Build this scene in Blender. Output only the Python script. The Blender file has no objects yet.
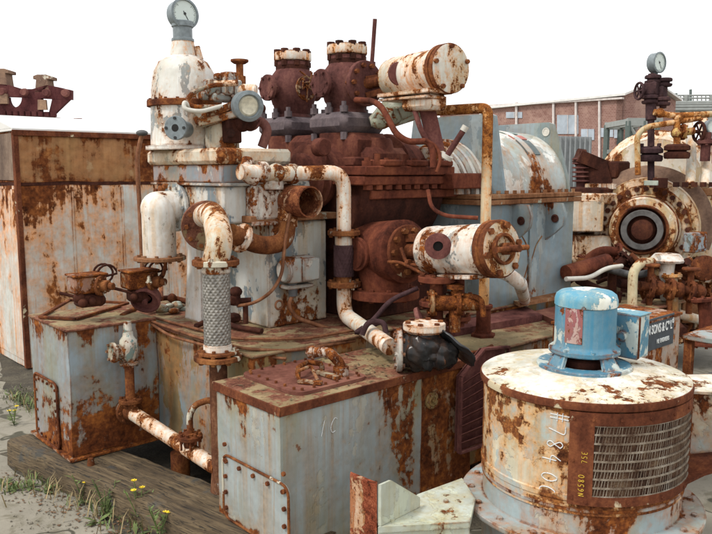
import bpy, bmesh, math, random
from mathutils import Vector, Matrix
V = Vector
R = math.radians
random.seed(7)
scene = bpy.context.scene
col = bpy.data.collections.new('yard'); scene.collection.children.link(col)

# ------------------------------------------------------------------ frame
# the machines stand on two axes: u runs along the bedplate (away to the right), v across it (away to the left)
ANG = R(42.0)
CA, SA = math.cos(ANG), math.sin(ANG)
EYE = 2.3
FOC, PITCH = 740.0, math.atan(95.0 / 740.0)

def px(x, y, u=None, v=None, z=None, d=None):
    """point of the place seen at photograph pixel x, y, at a known u, v, height or distance"""
    a, b = (x - 356.0) / FOC, -(y - 267.0) / FOC
    X, Y, Z = a, math.cos(PITCH) + b * math.sin(PITCH), -math.sin(PITCH) + b * math.cos(PITCH)
    r = V((X * CA + Y * SA, -X * SA + Y * CA, Z))
    if u is not None: t = u / r.x
    elif v is not None: t = v / r.y
    elif z is not None: t = (z - EYE) / r.z
    else: t = d
    return V((r.x * t, r.y * t, EYE + r.z * t))

def world(p):
    return V((p[0] * CA - p[1] * SA, p[0] * SA + p[1] * CA, p[2]))

U, W, Z = V((1, 0, 0)), V((0, 1, 0)), V((0, 0, 1))
LOC = {}

# ------------------------------------------------------------------ mesh builder
def frame(axis):
    a = V(axis).normalized()
    h = Z if abs(a.z) < .9 else U
    x = h.cross(a).normalized()
    return x, a.cross(x), a

def fillet(pts, fr, n=6):
    pts = [V(p) for p in pts]
    out = [pts[0]]
    for i in range(1, len(pts) - 1):
        p, a, b = pts[i], pts[i - 1] - pts[i], pts[i + 1] - pts[i]
        f = min(fr, a.length * .48, b.length * .48)
        s, e = p + a.normalized() * f, p + b.normalized() * f
        for k in range(n + 1):
            t = k / n
            out.append(s * (1 - t) ** 2 + p * 2 * t * (1 - t) + e * t * t)
    out.append(pts[-1])
    return out

from mathutils import noise as mnoise
class MB:
    def dent(self, a, b, amp=.006, step=.06, freq=3.0):
        """box of buckled sheet: every face a grid, pushed about by a smooth field so that faces stay joined"""
        a, b = V(a), V(b); s = b - a
        for ax in range(3):
            i, j = [k for k in range(3) if k != ax]
            ni, nj = max(2, int(s[i] / step)), max(2, int(s[j] / step))
            for side in (0, 1):
                vs = []
                for p in range(ni + 1):
                    for q in range(nj + 1):
                        c = V((0, 0, 0)); c[ax] = a[ax] + s[ax] * side; c[i] = a[i] + s[i] * p / ni; c[j] = a[j] + s[j] * q / nj
                        w1 = mnoise.noise_vector(c * freq); w2 = mnoise.noise_vector(c * freq * 3.7 + V((9, 4, 1)))
                        vs.append(c + w1 * amp + w2 * amp * .35)
                fs = [[p * (nj + 1) + q, (p + 1) * (nj + 1) + q, (p + 1) * (nj + 1) + q + 1, p * (nj + 1) + q + 1] for p in range(ni) for q in range(nj)]
                self.add(vs, fs)
        return self
    def __init__(self):
        self.v, self.f, self.m, self.mi = [], [], [], 0
    def add(self, vs, fs):
        o = len(self.v)
        self.v += [V(p) for p in vs]
        self.f += [[o + i for i in f] for f in fs]
        self.m += [self.mi] * len(fs)
        return self
    def box(self, c, s, rot=None, bev=0.0, seg=1):
        bm = bmesh.new()
        bmesh.ops.create_cube(bm, size=1)
        for q in bm.verts: q.co = V((q.co.x * s[0], q.co.y * s[1], q.co.z * s[2]))
        if bev > 0:
            bmesh.ops.bevel(bm, geom=bm.edges[:], offset=min(bev, min(s) * .45), segments=seg, profile=.5, affect='EDGES')
        bm.verts.index_update()
        vs = [(rot @ q.co if rot else q.co) + V(c) for q in bm.verts]
        fs = [[q.index for q in f.verts] for f in bm.faces]
        bm.free()
        return self.add(vs, fs)
    def mm(self, a, b, bev=0.0):
        a, b = V(a), V(b)
        s = b - a
        return self.box((a + b) / 2, (abs(s.x), abs(s.y), abs(s.z)), None, bev)
    def lathe(self, o, axis, prof, seg=28, a0=0, a1=360):
        x, y, a = frame(axis); o = V(o)
        full = abs(a1 - a0) >= 360
        n = seg if full else seg + 1
        vs, fs = [], []
        for r, h in prof:
            for k in range(n):
                t = R(a0 + (a1 - a0) * k / seg)
                vs.append(o + a * h + (x * math.cos(t) + y * math.sin(t)) * max(r, 1e-4))
        for i in range(len(prof) - 1):
            for k in range(n if full else n - 1):
                k2 = (k + 1) % n
                fs.append([i * n + k, i * n + k2, (i + 1) * n + k2, (i + 1) * n + k])
        return self.add(vs, fs)
    def cyl(self, p0, p1, r0, r1=None, seg=24, bev=0.0):
        p0, p1 = V(p0), V(p1)
        L = (p1 - p0).length
        r1 = r0 if r1 is None else r1
        b = min(bev, r0 * .4, r1 * .4, L * .4)
        if b > 0: prof = [(0, 0), (r0 - b, 0), (r0, b), (r1, L - b), (r1 - b, L), (0, L)]
        else: prof = [(0, 0), (r0, 0), (r1, L), (0, L)]
        return self.lathe(p0, p1 - p0, prof, seg)
    def ring(self, c, axis, ro, ri, t, seg=32, bev=.004):
        return self.lathe(c, axis, [(ri, 0), (ro - bev, 0), (ro, bev), (ro, t - bev), (ro - bev, t), (ri, t), (ri, 0)], seg)
    def bolts(self, c, axis, rad, n, r=.012, h=.014, ph=0.0):
        x, y, a = frame(axis)
        for k in range(n):
            t = 2 * math.pi * (k + ph) / n
            p = V(c) + (x * math.cos(t) + y * math.sin(t)) * rad
            self.lathe(p, a, [(0, h), (r, h), (r, 0)], 6)
        return self
    def flange(self, c, axis, ro, t, n=8, r=.014, h=.016, both=True, ri=0.0):
        a = V(axis).normalized(); c = V(c)
        self.lathe(c - a * t / 2, a, [(ri, 0), (ro - .004, 0), (ro, .004), (ro, t - .004), (ro - .004, t), (ri, t)], 32)
        mi = self.mi
        self.mi = mi + 1 if self.two else mi
        self.bolts(c + a * t / 2, a, ro * .8, n, r, h)
        if both: self.bolts(c - a * t / 2, -a, ro * .8, n, r, h)
        self.mi = mi
        return self
    two = False
    def tube(self, pts, r, fr=0.0, seg=12, n=6, taper=None):
        pts = fillet(pts, fr, n) if fr > 0 else [V(p) for p in pts]
        x, y, a = frame(pts[1] - pts[0])
        vs, fs, N = [], [], len(pts)
        for i, p in enumerate(pts):
            d = (pts[min(i + 1, N - 1)] - pts[max(i - 1, 0)]).normalized()
            x = (x - d * x.dot(d)).normalized(); y = d.cross(x)
            rr = r if taper is None else r * (1 + (taper - 1) * i / (N - 1))
            vs += [p + (x * math.cos(2 * math.pi * k / seg) + y * math.sin(2 * math.pi * k / seg)) * rr for k in range(seg)]
        for i in range(N - 1):
            for k in range(seg):
                k2 = (k + 1) % seg
                fs.append([i * seg + k, i * seg + k2, (i + 1) * seg + k2, (i + 1) * seg + k])
        fs.append(list(range(seg))[::-1]); fs.append([(N - 1) * seg + k for k in range(seg)])
        return self.add(vs, fs)
    def ball(self, c, r, sc=(1, 1, 1), seg=24, rings=14, axis=None):
        vs, fs = [], []
        for i in range(rings + 1):
            t = math.pi * i / rings
            for k in range(seg):
                p = 2 * math.pi * k / seg
                s = max(math.sin(t), 1e-3)
                vs.append(V(c) + V((s * math.cos(p) * sc[0], s * math.sin(p) * sc[1], math.cos(t) * sc[2])) * r)
        for i in range(rings):
            for k in range(seg):
                k2 = (k + 1) % seg
                fs.append([i * seg + k, (i + 1) * seg + k, (i + 1) * seg + k2, i * seg + k2])
        return self.add(vs, fs)
    def prism(self, poly, ext):
        """closed outline of 3D points pushed along ext"""
        poly = [V(p) for p in poly]; e = V(ext); n = len(poly)
        fs = [list(range(n)), [n + k for k in range(n)][::-1]]
        fs += [[k, n + k, n + (k + 1) % n, (k + 1) % n] for k in range(n)]
        return self.add(poly + [p + e for p in poly], fs)
    def bar(self, p0, p1, w, h, up=Z, bev=.003):
        p0, p1 = V(p0), V(p1)
        d = (p1 - p0).normalized()
        s = d.cross(V(up)).normalized(); t = s.cross(d)
        rot = Matrix((s, d, t)).transposed()
        return self.box((p0 + p1) / 2, (w, (p1 - p0).length, h), rot, bev)
    def mesh(self, name, off, mats):
        me = bpy.data.meshes.new(name)
        me.from_pydata([p - off for p in self.v], [], self.f)
        for m in (mats if isinstance(mats, (list, tuple)) else [mats]): me.materials.append(m)
        nm = len(me.materials)
        me.polygons.foreach_set('material_index', [min(i, nm - 1) for i in self.m])
        bm = bmesh.new(); bm.from_mesh(me)
        bmesh.ops.remove_doubles(bm, verts=bm.verts[:], dist=2e-4)
        bmesh.ops.recalc_face_normals(bm, faces=bm.faces[:])
        bm.to_mesh(me); bm.free()
        me.polygons.foreach_set('use_smooth', [True] * len(me.polygons))
        me.set_sharp_from_angle(angle=R(40))
        me.update()
        return me
    def build(self, name, mats, parent):
        o = bpy.data.objects.new(name, self.mesh(name, LOC[parent.name], mats))
        col.objects.link(o); o.parent = parent
        LOC[o.name] = LOC[parent.name]
        return o
    def solo(self, name, mats, label, cat, loc=None, group=None, kind=None):
        loc = V(loc) if loc is not None else V((sum(p.x for p in self.v) / len(self.v), sum(p.y for p in self.v) / len(self.v), min(p.z for p in self.v)))
        o = bpy.data.objects.new(name, self.mesh(name, loc, mats))
        col.objects.link(o); LOC[o.name] = loc
        o.location = world(loc); o.rotation_euler = (0, 0, ANG)
        tag(o, label, cat, group, kind)
        return o

def tag(o, label=None, cat=None, group=None, kind=None):
    if label: o['label'] = label
    if cat: o['category'] = cat
    if group: o['group'] = group
    if kind: o['kind'] = kind

def thing(name, loc, label, cat, group=None):
    o = bpy.data.objects.new(name, None); col.objects.link(o)
    o.empty_display_size = .1
    loc = V(loc); LOC[o.name] = loc
    o.location = world(loc); o.rotation_euler = (0, 0, ANG)
    tag(o, label, cat, group)
    return o

def copy_thing(src, loc, label, rot=0.0, group=None, scale=1.0):
    c = src.copy(); col.objects.link(c)
    c.location = world(V(loc)); c.rotation_euler = (0, 0, ANG + rot); c.scale = (scale,) * 3
    c['label'] = label
    if group: c['group'] = group
    for ch in list(src.children):
        k = ch.copy(); col.objects.link(k); k.parent = c
        for g in list(ch.children):
            q = g.copy(); col.objects.link(q); q.parent = k
    return c

def roundrect(o, ax, ay, w, h, r, n=4):
    o, ax, ay = V(o), V(ax), V(ay)
    out = []
    for cx, cy, a0 in ((w / 2 - r, h / 2 - r, 0), (-w / 2 + r, h / 2 - r, 90), (-w / 2 + r, -h / 2 + r, 180), (w / 2 - r, -h / 2 + r, 270)):
        for k in range(n + 1):
            t = R(a0 + 90 * k / n)
            out.append(o + ax * (cx + r * math.cos(t)) + ay * (cy + r * math.sin(t)))
    return out

# ------------------------------------------------------------------ materials
def lin(c):
    return tuple(((x / 255) / 12.92 if x / 255 <= .04045 else ((x / 255 + .055) / 1.055) ** 2.4) for x in c)

class NT:
    def __init__(self, name):
        self.mat = bpy.data.materials.new(name); self.mat.use_nodes = True
        self.t = self.mat.node_tree; self.t.nodes.clear()
        self.out = self.n('ShaderNodeOutputMaterial')
        self.b = self.n('ShaderNodeBsdfPrincipled')
        self.l(self.b.outputs[0], self.out.inputs[0])
    def n(self, k): return self.t.nodes.new(k)
    def l(self, a, b): self.t.links.new(a, b)
    def set(self, i, x):
        if x is None: return
        if hasattr(x, 'is_linked') or isinstance(x, bpy.types.NodeSocket): self.l(x, i)
        else:
            if isinstance(x, (tuple, list)) and len(x) == 3 and i.type == 'RGBA': x = (*x, 1)
            i.default_value = x
    def math(self, op, a, b=None, c=None, clamp=False):
        m = self.n('ShaderNodeMath'); m.operation = op; m.use_clamp = clamp
        for i, x in enumerate((a, b, c)):
            if x is not None: self.set(m.inputs[i], x)
        return m.outputs[0]
    def mix(self, f, a, b, mode='MIX'):
        m = self.n('ShaderNodeMix'); m.data_type = 'RGBA'; m.blend_type = mode
        self.set(m.inputs[0], f); self.set(m.inputs[6], a); self.set(m.inputs[7], b)
        return m.outputs[2]
    def mr(self, x, a, b, c=0.0, d=1.0):
        m = self.n('ShaderNodeMapRange'); m.clamp = True
        self.set(m.inputs[0], x)
        for i, k in zip((1, 2, 3, 4), (a, b, c, d)): self.set(m.inputs[i], k)
        return m.outputs[0]
    def coord(self, random=True):
        tc = self.n('ShaderNodeTexCoord')
        if not random: return tc.outputs['Object']
        oi = self.n('ShaderNodeObjectInfo')
        m = self.n('ShaderNodeVectorMath'); m.operation = 'MULTIPLY_ADD'
        self.l(oi.outputs['Location'], m.inputs[0]); m.inputs[1].default_value = (3.7, 2.9, 1.3)
        self.l(tc.outputs['Object'], m.inputs[2])
        return m.outputs[0]
    def scaled(self, co, s, off=(0, 0, 0)):
        m = self.n('ShaderNodeMapping'); m.inputs['Scale'].default_value = s; m.inputs['Location'].default_value = off
        self.l(co, m.inputs[0]); return m.outputs[0]
    def noise(self, co, sc, det=6.0, ro=.6, dist=0.0):
        m = self.n('ShaderNodeTexNoise')
        self.l(co, m.inputs['Vector'])
        m.inputs['Scale'].default_value = sc; m.inputs['Detail'].default_value = det
        m.inputs['Roughness'].default_value = ro; m.inputs['Distortion'].default_value = dist
        return m.outputs[0]
    def ramp(self, f, stops):
        m = self.n('ShaderNodeValToRGB'); self.l(f, m.inputs[0])
        e = m.color_ramp.elements
        while len(e) < len(stops): e.new(.5)
        for k, (p, c) in enumerate(stops): e[k].position = p; e[k].color = (*c, 1)
        return m.outputs[0]
    def bump(self, h, dist=.004, s=1.0, nrm=None):
        m = self.n('ShaderNodeBump'); m.inputs['Strength'].default_value = s; m.inputs['Distance'].default_value = dist
        self.l(h, m.inputs['Height'])
        if nrm is not None: self.l(nrm, m.inputs['Normal'])
        return m.outputs[0]

RD, RM, RL = (.040, .014, .008), (.145, .045, .016), (.36, .125, .030)

def paint(name, c, under=None, rust=.45, streak=.5, stain=(.27, .11, .04), sc=3.0, ua=.35, edge=.22, rough=.5,
          tall=.5, rd=RD, rm=RM, rl=RL, dirt=0.0, dirtc=(.22, .17, .09), spots=.0, grime=.5, band=.10, algae=.35):
    """old paint that flakes off rusty steel: coat, undercoat, bare rust, run-down stains, grime"""
    N = NT(name); co = N.coord()
    big = N.noise(N.scaled(co, (1, 1, tall)), sc, 10, .62, .4)
    chip = N.noise(co, sc * 5.5, 7, .65)
    und = N.noise(N.scaled(co, (1, 1, tall), (5.1, 2.2, 9.7)), sc * 1.15, 10, .62, .5)
    fine = N.noise(co, sc * 14, 6, .65)
    st = N.noise(N.scaled(co, (1, 1, .035)), 13, 5, .62)
    st2 = N.noise(N.scaled(co, (1, 1, .07), (3, 1, 2)), 34, 4, .6)
    low = N.noise(co, 1.7, 4, .55)
    mid = N.noise(N.scaled(co, (1, 1, .6), (8, 8, 8)), 5.0, 6, .62)
    # worn edges
    bv = N.n('ShaderNodeBevel'); bv.samples = 3; bv.inputs['Radius'].default_value = .022
    ge = N.n('ShaderNodeNewGeometry')
    dt = N.n('ShaderNodeVectorMath'); dt.operation = 'DOT_PRODUCT'
    N.l(bv.outputs[0], dt.inputs[0]); N.l(ge.outputs['Normal'], dt.inputs[1])
    wear = N.mr(dt.outputs['Value'], .995, .8, 0, edge)
    val = N.math('ADD', N.math('ADD', big, wear), N.math('MULTIPLY', N.math('SUBTRACT', st, .5), .20))
    zone = N.noise(co, .9, 2, .5, .3)
    val = N.math('ADD', val, N.math('MULTIPLY', N.math('SUBTRACT', zone, .5), .42))
    val = N.math('ADD', val, N.math('MULTIPLY', N.math('SUBTRACT', chip, .5), .40))
    gz_ = N.n('ShaderNodeTexCoord'); gs = N.n('ShaderNodeSeparateXYZ'); N.l(gz_.outputs['Generated'], gs.inputs[0])
    jag = N.math('MULTIPLY', N.math('SUBTRACT', st, .5), .5)
    tb = N.mr(N.math('ADD', gs.outputs[2], jag), .70, 1.02); bb = N.mr(N.math('ADD', gs.outputs[2], jag), .20, -.04)
    if band: val = N.math('ADD', val, N.math('MULTIPLY', N.math('MAXIMUM', N.math('MULTIPLY', tb, tb), N.math('MULTIPLY', bb, .8)), band))
    thr = .5 + (.5 - rust) * .46
    mask = N.mr(val, thr - .010, thr + .022)
    near = N.mr(val, thr - .16, thr)
    coat = N.mix(N.mr(low, .3, .7), tuple(x * .84 for x in c), tuple(min(1, x * 1.06) for x in c))
    hgt = N.math('SUBTRACT', 1.0, mask)
    if under:
        tu = .5 + (.5 - ua) * .46
        uv_ = N.math('ADD', N.math('ADD', und, N.math('MULTIPLY', wear, .5)), N.math('MULTIPLY', N.math('SUBTRACT', chip, .5), -.22))
        mu = N.mr(uv_, tu - .008, tu + .008)
        coat = N.mix(mu, coat, under)
        hgt = N.math('SUBTRACT', hgt, N.math('MULTIPLY', mu, .35))
    gr = N.math('MULTIPLY', N.mr(mid, .40, .66), grime)
    coat = N.mix(gr, coat, N.mix(.62, coat, (.20, .15, .085)))
    run = N.math('MULTIPLY', N.math('MAXIMUM', N.mr(st, .47, .66), N.math('MULTIPLY', N.mr(st2, .55, .68), .7)), N.mr(low, .33, .58))
    soft = N.math('MULTIPLY', near, .85)
    coat = N.mix(N.math('MULTIPLY', N.math('MAXIMUM', run, soft), streak, None, True), coat, N.mix(N.mr(fine, .35, .65), stain, tuple(min(1, x * 1.7) for x in stain)))
    if algae: coat = N.mix(N.math('MULTIPLY', N.mr(N.noise(N.scaled(co, (1, 1, .3), (2, 4, 6)), 2.6, 7, .6), .48, .66), algae), coat, (.21, .20, .075))
    if spots > 0:
        sp = N.math('ADD', chip, N.math('MULTIPLY', N.math('SUBTRACT', mid, .5), .5))
        coat = N.mix(N.math('MULTIPLY', N.mr(sp, .70 - spots * .1, .74 - spots * .1), .8), coat, rm)
    rc = N.ramp(N.mix(.5, fine, N.noise(co, sc * 2.6, 5, .6)), [(.37, rd), (.50, rm), (.64, rl)])
    base = N.mix(mask, coat, rc)
    if dirt > 0:
        sx = N.n('ShaderNodeSeparateXYZ'); N.l(ge.outputs['Normal'], sx.inputs[0])
        dn = N.math('MULTIPLY', N.mr(sx.outputs[2], .75, .95), N.mr(N.noise(co, 4.5, 7, .62), .62 - dirt * .35, .78 - dirt * .35))
        base = N.mix(dn, base, N.ramp(fine, [(.35, tuple(x * .5 for x in dirtc)), (.65, dirtc)]))
    N.set(N.b.inputs['Base Color'], base)
    N.set(N.b.inputs['Roughness'], N.mr(mask, 0, 1, rough, .92))
    N.set(N.b.inputs['Specular IOR Level'], N.mr(mask, 0, 1, .22, .04))
    h2 = N.math('ADD', hgt, N.math('MULTIPLY', fine, N.mr(mask, 0, 1, .10, .9)))
    b1 = N.bump(N.math('ADD', low, N.math('MULTIPLY', mid, .12)), .09, .55)
    N.l(N.bump(h2, .0045, .9, b1), N.b.inputs['Normal'])
    return N.mat

def rusty(name, cd=RD, cm=RM, cl=RL, sc=5.0, rough=.88, bump=.006, other=None, oa=.3, tall=.6, metal=0.0):
    N = NT(name); co = N.coord()
    a = N.noise(N.scaled(co, (1, 1, tall)), sc, 9, .65, .3)
    f = N.noise(co, sc * 11, 5, .65)
    st = N.noise(N.scaled(co, (1, 1, .06)), 15, 3, .6)
    c = N.ramp(N.math('ADD', N.math('MULTIPLY', a, .6), N.math('ADD', N.math('MULTIPLY', f, .25), N.math('MULTIPLY', st, .15))),
               [(.38, cd), (.51, cm), (.64, cl)])
    if other:
        t = .5 + (.5 - oa) * .42
        o = N.noise(N.scaled(co, (1, 1, tall), (3, 7, 1)), sc * .8, 9, .62, .4)
        c = N.mix(N.mr(o, t - .012, t + .012), c, other)
    N.set(N.b.inputs['Base Color'], c)
    N.b.inputs['Roughness'].default_value = rough
    N.b.inputs['Metallic'].default_value = metal
    N.b.inputs['Specular IOR Level'].default_value = .08
    N.l(N.bump(N.math('ADD', a, N.math('MULTIPLY', f, .5)), bump, .9), N.b.inputs['Normal'])
    return N.mat

def plain(name, c, rough=.6, metal=0.0, var=.25, sc=20.0, bump=0.0, spec=.4):
    N = NT(name); co = N.coord()
    n = N.noise(co, sc, 5, .6)
    N.set(N.b.inputs['Base Color'], N.mix(N.mr(n, .3, .7), tuple(x * (1 - var) for x in c), tuple(min(1, x * (1 + var)) for x in c)))
    N.b.inputs['Roughness'].default_value = rough; N.b.inputs['Metallic'].default_value = metal
    N.b.inputs['Specular IOR Level'].default_value = spec
    if bump: N.l(N.bump(n, bump, .8), N.b.inputs['Normal'])
    return N.mat

M = {}
M['tank'] = paint('tank_paint', (.31, .355, .36), (.37, .38, .34), 0.17, .75, stain=(.20, .13, .07), sc=2.3, ua=.28, edge=.13, tall=.42, spots=.2, band=0.15, algae=0.45)
M['tank_side'] = paint('rusted_side_paint', (.22, .25, .21), (.28, .30, .29), 0.56, .8, sc=2.0, ua=.3, edge=.1, tall=.4, band=0.1)
M['cabinet'] = paint('cabinet_paint', (.27, .33, .37), (.34, .37, .36), 0.28, .75, stain=(.17, .10, .05), sc=1.7, ua=.25, edge=.12, tall=.6, spots=.25, band=0.13, algae=0.45)
M['bed'] = paint('bedplate_paint', (.20, .25, .27), (.17, .13, .07), 0.27, .85, stain=(.24,.11,.035), sc=1.6, ua=.46, edge=.1, tall=.35, band=0.1, algae=0.45)
M['deck'] = paint('deck_dirt', (.27, .215, .12), (.17, .14, .075), .47, .5, stain=(.2, .1, .05), sc=3.4, ua=.42, edge=.35, rough=.9, dirt=.30, dirtc=(.36, .28, .15), rd=(.07, .028, .02), rm=(.17, .07, .045), rl=(.27, .13, .08), band=0, algae=0.2)
M['hatch'] = rusty('hatch_rust', (.085, .032, .022), (.165, .066, .048), (.25, .12, .08), 2.4, bump=.003)
M['white'] = paint('white_peel', (.74, .735, .69), (.24, .28, .29), 0.27, .7, stain=(.36, .18, .07), sc=6.5, ua=.34, edge=.2, spots=.15, band=0.07, algae=0.2)
M['white_clean'] = paint('white_pipe', (.77, .765, .73), (.52, .52, .47), 0.2, .55, stain=(.42, .25, .11), sc=4.0, ua=.28, edge=.2, spots=.15, band=0.06, algae=0.2)
M['white_rust'] = paint('white_rusting', (.72, .695, .62), None, 0.34, 1.0, stain=(.44, .20, .07), sc=9.5, edge=.2, spots=.3, rl=(.42, .17, .05), band=0.06)
M['tower'] = paint('tower_peel', (.60, .615, .585), (.16, .225, .27), 0.24, .7, stain=(.33, .2, .09), sc=2.8, ua=.43, edge=.16, tall=.45, spots=.15, band=0.09, algae=0.25)
M['tower_blue'] = paint('tower_blue_band', (.22, .265, .30), (.5, .5, .46), .33, .6, sc=3.2, ua=.25, edge=.18)
M['slab'] = paint('slab_peel', (.64, .60, .49), (.32, .30, .25), 0.42, .8, stain=(.35, .17, .06), sc=4.0, ua=.34, edge=.10, rl=(.34, .13, .04), band=0.03)
M['gen'] = paint('housing_blue', (.20, .268, .305), (.29, .35, .37), 0.18, .5, stain=(.17, .12, .07), sc=1.6, ua=.3, edge=.10, tall=.4, rough=.42, band=0.08)
M['gen_top'] = paint('housing_faded', (.40, .455, .45), (.68, .70, .67), .37, .7, stain=(.3, .15, .06), sc=2.2, ua=.48, edge=.18, band=0.05)
M['band'] = rusty('band_rust', (.11, .045, .02), (.22, .10, .048), (.33, .19, .10), 5, other=(.31, .31, .24), oa=.25)
M['orange'] = paint('orange_pipe', (.64, .52, .34), (.45, .24, .10), 0.44, 1.0, stain=(.45, .2, .06), sc=7, ua=.4, edge=.1, rl=(.48, .2, .05), rm=(.24, .085, .025), band=0.05)
M['rust'] = rusty('rust', (.036, .013, .009), (.13, .042, .018), (.33, .125, .04))
M['rust_dark'] = rusty('rust_dark', (.020, .009, .007), (.055, .020, .014), (.11, .04, .022), 4)
M['rust_red'] = rusty('rust_red', (.040, .013, .009), (.122, .036, .021), (.22, .072, .036), 3.2)
M['rust_orange'] = rusty('rust_orange', (.05, .018, .009), (.145, .05, .019), (.31, .13, .045), 7, other=(.50, .46, .36), oa=.24)
M['purple'] = rusty('rust_purple', (.044, .018, .016), (.115, .046, .040), (.205, .092, .070), 3.4)
M['maroon'] = rusty('rust_maroon', (.042, .015, .012), (.115, .039, .027), (.21, .082, .048), 3.2)
M['purple_grey'] = rusty('steel_purple', (.07, .055, .06), (.125, .10, .105), (.19, .15, .15), 4)
M['plum'] = rusty('rust_plum', (.065, .025, .023), (.145, .056, .048), (.23, .105, .082), 5, bump=.003)
M['fan'] = paint('drum_paint', (.40, .455, .44), (.58, .54, .42), 0.48, 1.0, stain=(.42,.19,.05), sc=4, ua=0.42, edge=.05, tall=.8, rl=(.40, .16, .045), rm=(.16, .056, .022), spots=.2, band=0.09)
M['fan_low'] = paint('drum_base_paint', (.34, .41, .42), (.42, .44, .38), 0.28, .8, sc=3, ua=.3, edge=.12, tall=.5)
M['fan_top'] = paint('drum_top_paint', (.74, .735, .69), (.62, .60, .51), 0.24, .6, stain=(.40, .27, .10), sc=8, ua=.36, edge=.26, tall=1, rough=.75, rl=(.36, .15, .06), grime=.8, band=0, algae=0.4)
M['frame_rust'] = rusty('frame_rust', (.045, .015, .009), (.125, .040, .020), (.24, .085, .035), 5, other=(.50, .42, .28), oa=.22)
M['mesh_metal'] = rusty('mesh_metal', (.07, .04, .025), (.20, .16, .12), (.38, .34, .28), 11, bump=.001)
M['motor'] = paint('motor_blue', (.045, .19, .295), (.50, .56, .53), 0.14, .3, stain=(.2, .2, .16), sc=4.5, ua=0.36, edge=.17, rough=0.5, spots=.1, grime=.3, band=0.03, algae=0.1)
M['motor_top'] = paint('motor_cap_paint', (.08, .27, .38), (.70, .72, .66), .14, .3, stain=(.4, .38, .25), sc=4.8, ua=.43, edge=.06, rough=0.55, grime=.3, band=0, algae=0.1)
M['red_plate'] = paint('red_plate', (.25, .09, .10), (.42, .30, .28), .2, .3, sc=22, ua=.38, edge=.3, band=0, algae=0)
M['mint'] = paint('mint_paint', (.50, .55, .49), (.56, .62, .52), 0.12, .7, stain=(.30, .25, .12), sc=3.6, ua=.34, edge=.16, dirt=.12, band=0.04, algae=0.3)
M['post'] = paint('post_rust', (.58, .44, .32), (.3, .12, .06), .62, .9, sc=9, ua=.4, edge=.1, tall=.25, rl=(.36, .12, .06), rm=(.2, .05, .025))
M['cream'] = paint('cream_peel', (.74, .70, .61), (.54, .46, .31), 0.38, .9, stain=(.42, .22, .08), sc=3.2, ua=.34, edge=.18, rl=(.36, .15, .05), spots=.2, band=0.09)
M['hood'] = rusty('hood_rust', (.10, .06, .045), (.19, .12, .085), (.30, .19, .12), 3, other=(.62, .57, .46), oa=.2)
M['shed_low'] = paint('shed_white', (.60, .61, .57), (.34, .41, .45), .31, 1.0, stain=(.44, .175, .045), sc=1.35, ua=.16, edge=.11, tall=.35, rl=(.34, .12, .035), spots=.15, band=.09, algae=0.15)
M['shed_top'] = paint('shed_orange', (.43, .215, .085), (.47, .30, .15), 0.3, 1.0, stain=(.17,.07,.025), sc=1.1, ua=.42, edge=.14, tall=.06, rl=(.36, .15, .05), band=0.1, algae=0.2)
M['shed_side'] = rusty('shed_gable', (.10, .07, .055), (.17, .12, .09), (.26, .19, .14), 3)
M['shed_roof'] = plain('shed_roof', (.64, .63, .60), .7, 0, .12, 3)
M['gauge_case'] = plain('gauge_case', (.17, .20, .21), .45, .0, .25, 30)
M['gauge_face'] = plain('gauge_face', (.55, .62, .58), .35, 0, .06, 8)
M['ink'] = plain('ink', (.02, .02, .02), .6, 0, .1)
M['grey'] = paint('grey_cast', (.33, .355, .34), (.46, .46, .42), .30, .4, sc=6, ua=.35, edge=.2)
M['grey_dark'] = plain('dark_grey', (.07, .07, .07), .6, 0, .4, 12, .002)
M['tube_white'] = plain('white_tube', (.50, .48, .42), .5, 0, .12, 20)
M['copper'] = rusty('copper_tube', (.08, .035, .02), (.19, .08, .04), (.30, .15, .08), 12, .6, .001, metal=.2)
M['brown_dark'] = rusty('hose_dark', (.03, .016, .016), (.06, .032, .034), (.09, .05, .05), 8)
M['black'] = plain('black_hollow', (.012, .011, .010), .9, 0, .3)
M['concrete'] = None

def chalk(name, c):
    N = NT(name); co = N.coord(); n = N.noise(co, 90, 5, .7)
    N.set(N.b.inputs['Base Color'], (*c, 1)); N.b.inputs['Roughness'].default_value = .95; N.b.inputs['Specular IOR Level'].default_value = 0
    N.set(N.b.inputs['Alpha'], N.mr(n, .30, .46, .1, .95))
    return N.mat
M['chalk'] = chalk('chalk', (.66, .68, .68)); M['yellow_mark'] = chalk('yellow_chalk', (.60, .40, .06))
# ------------------------------------------------------------------ sky, sun, camera
w = bpy.data.worlds.new('World'); scene.world = w; w.use_nodes = True
wt = w.node_tree; wt.nodes.clear()
SUN_EL, SUN_AZ = R(52), R(-118)        # from over the photographer's left shoulder
sky = wt.nodes.new('ShaderNodeTexSky'); sky.sky_type = 'NISHITA'; sky.sun_disc = False
sky.sun_elevation = SUN_EL; sky.sun_rotation = SUN_AZ; sky.air_density = 1.0; sky.dust_density = 3.0
tc = wt.nodes.new('ShaderNodeTexCoord'); nz = wt.nodes.new('ShaderNodeTexNoise')
nz.inputs['Scale'].default_value = 2.2; nz.inputs['Detail'].default_value = 5
wt.links.new(tc.outputs['Generated'], nz.inputs['Vector'])
cr = wt.nodes.new('ShaderNodeValToRGB')
cr.color_ramp.elements[0].position = .3; cr.color_ramp.elements[0].color = (12.5, 12.5, 12.6, 1)
cr.color_ramp.elements[1].position = .7; cr.color_ramp.elements[1].color = (15, 15, 15, 1)
wt.links.new(nz.outputs[0], cr.inputs[0])
mx = wt.nodes.new('ShaderNodeMix'); mx.data_type = 'RGBA'; mx.inputs[0].default_value = .86
wt.links.new(sky.outputs[0], mx.inputs[6]); wt.links.new(cr.outputs[0], mx.inputs[7])
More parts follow.
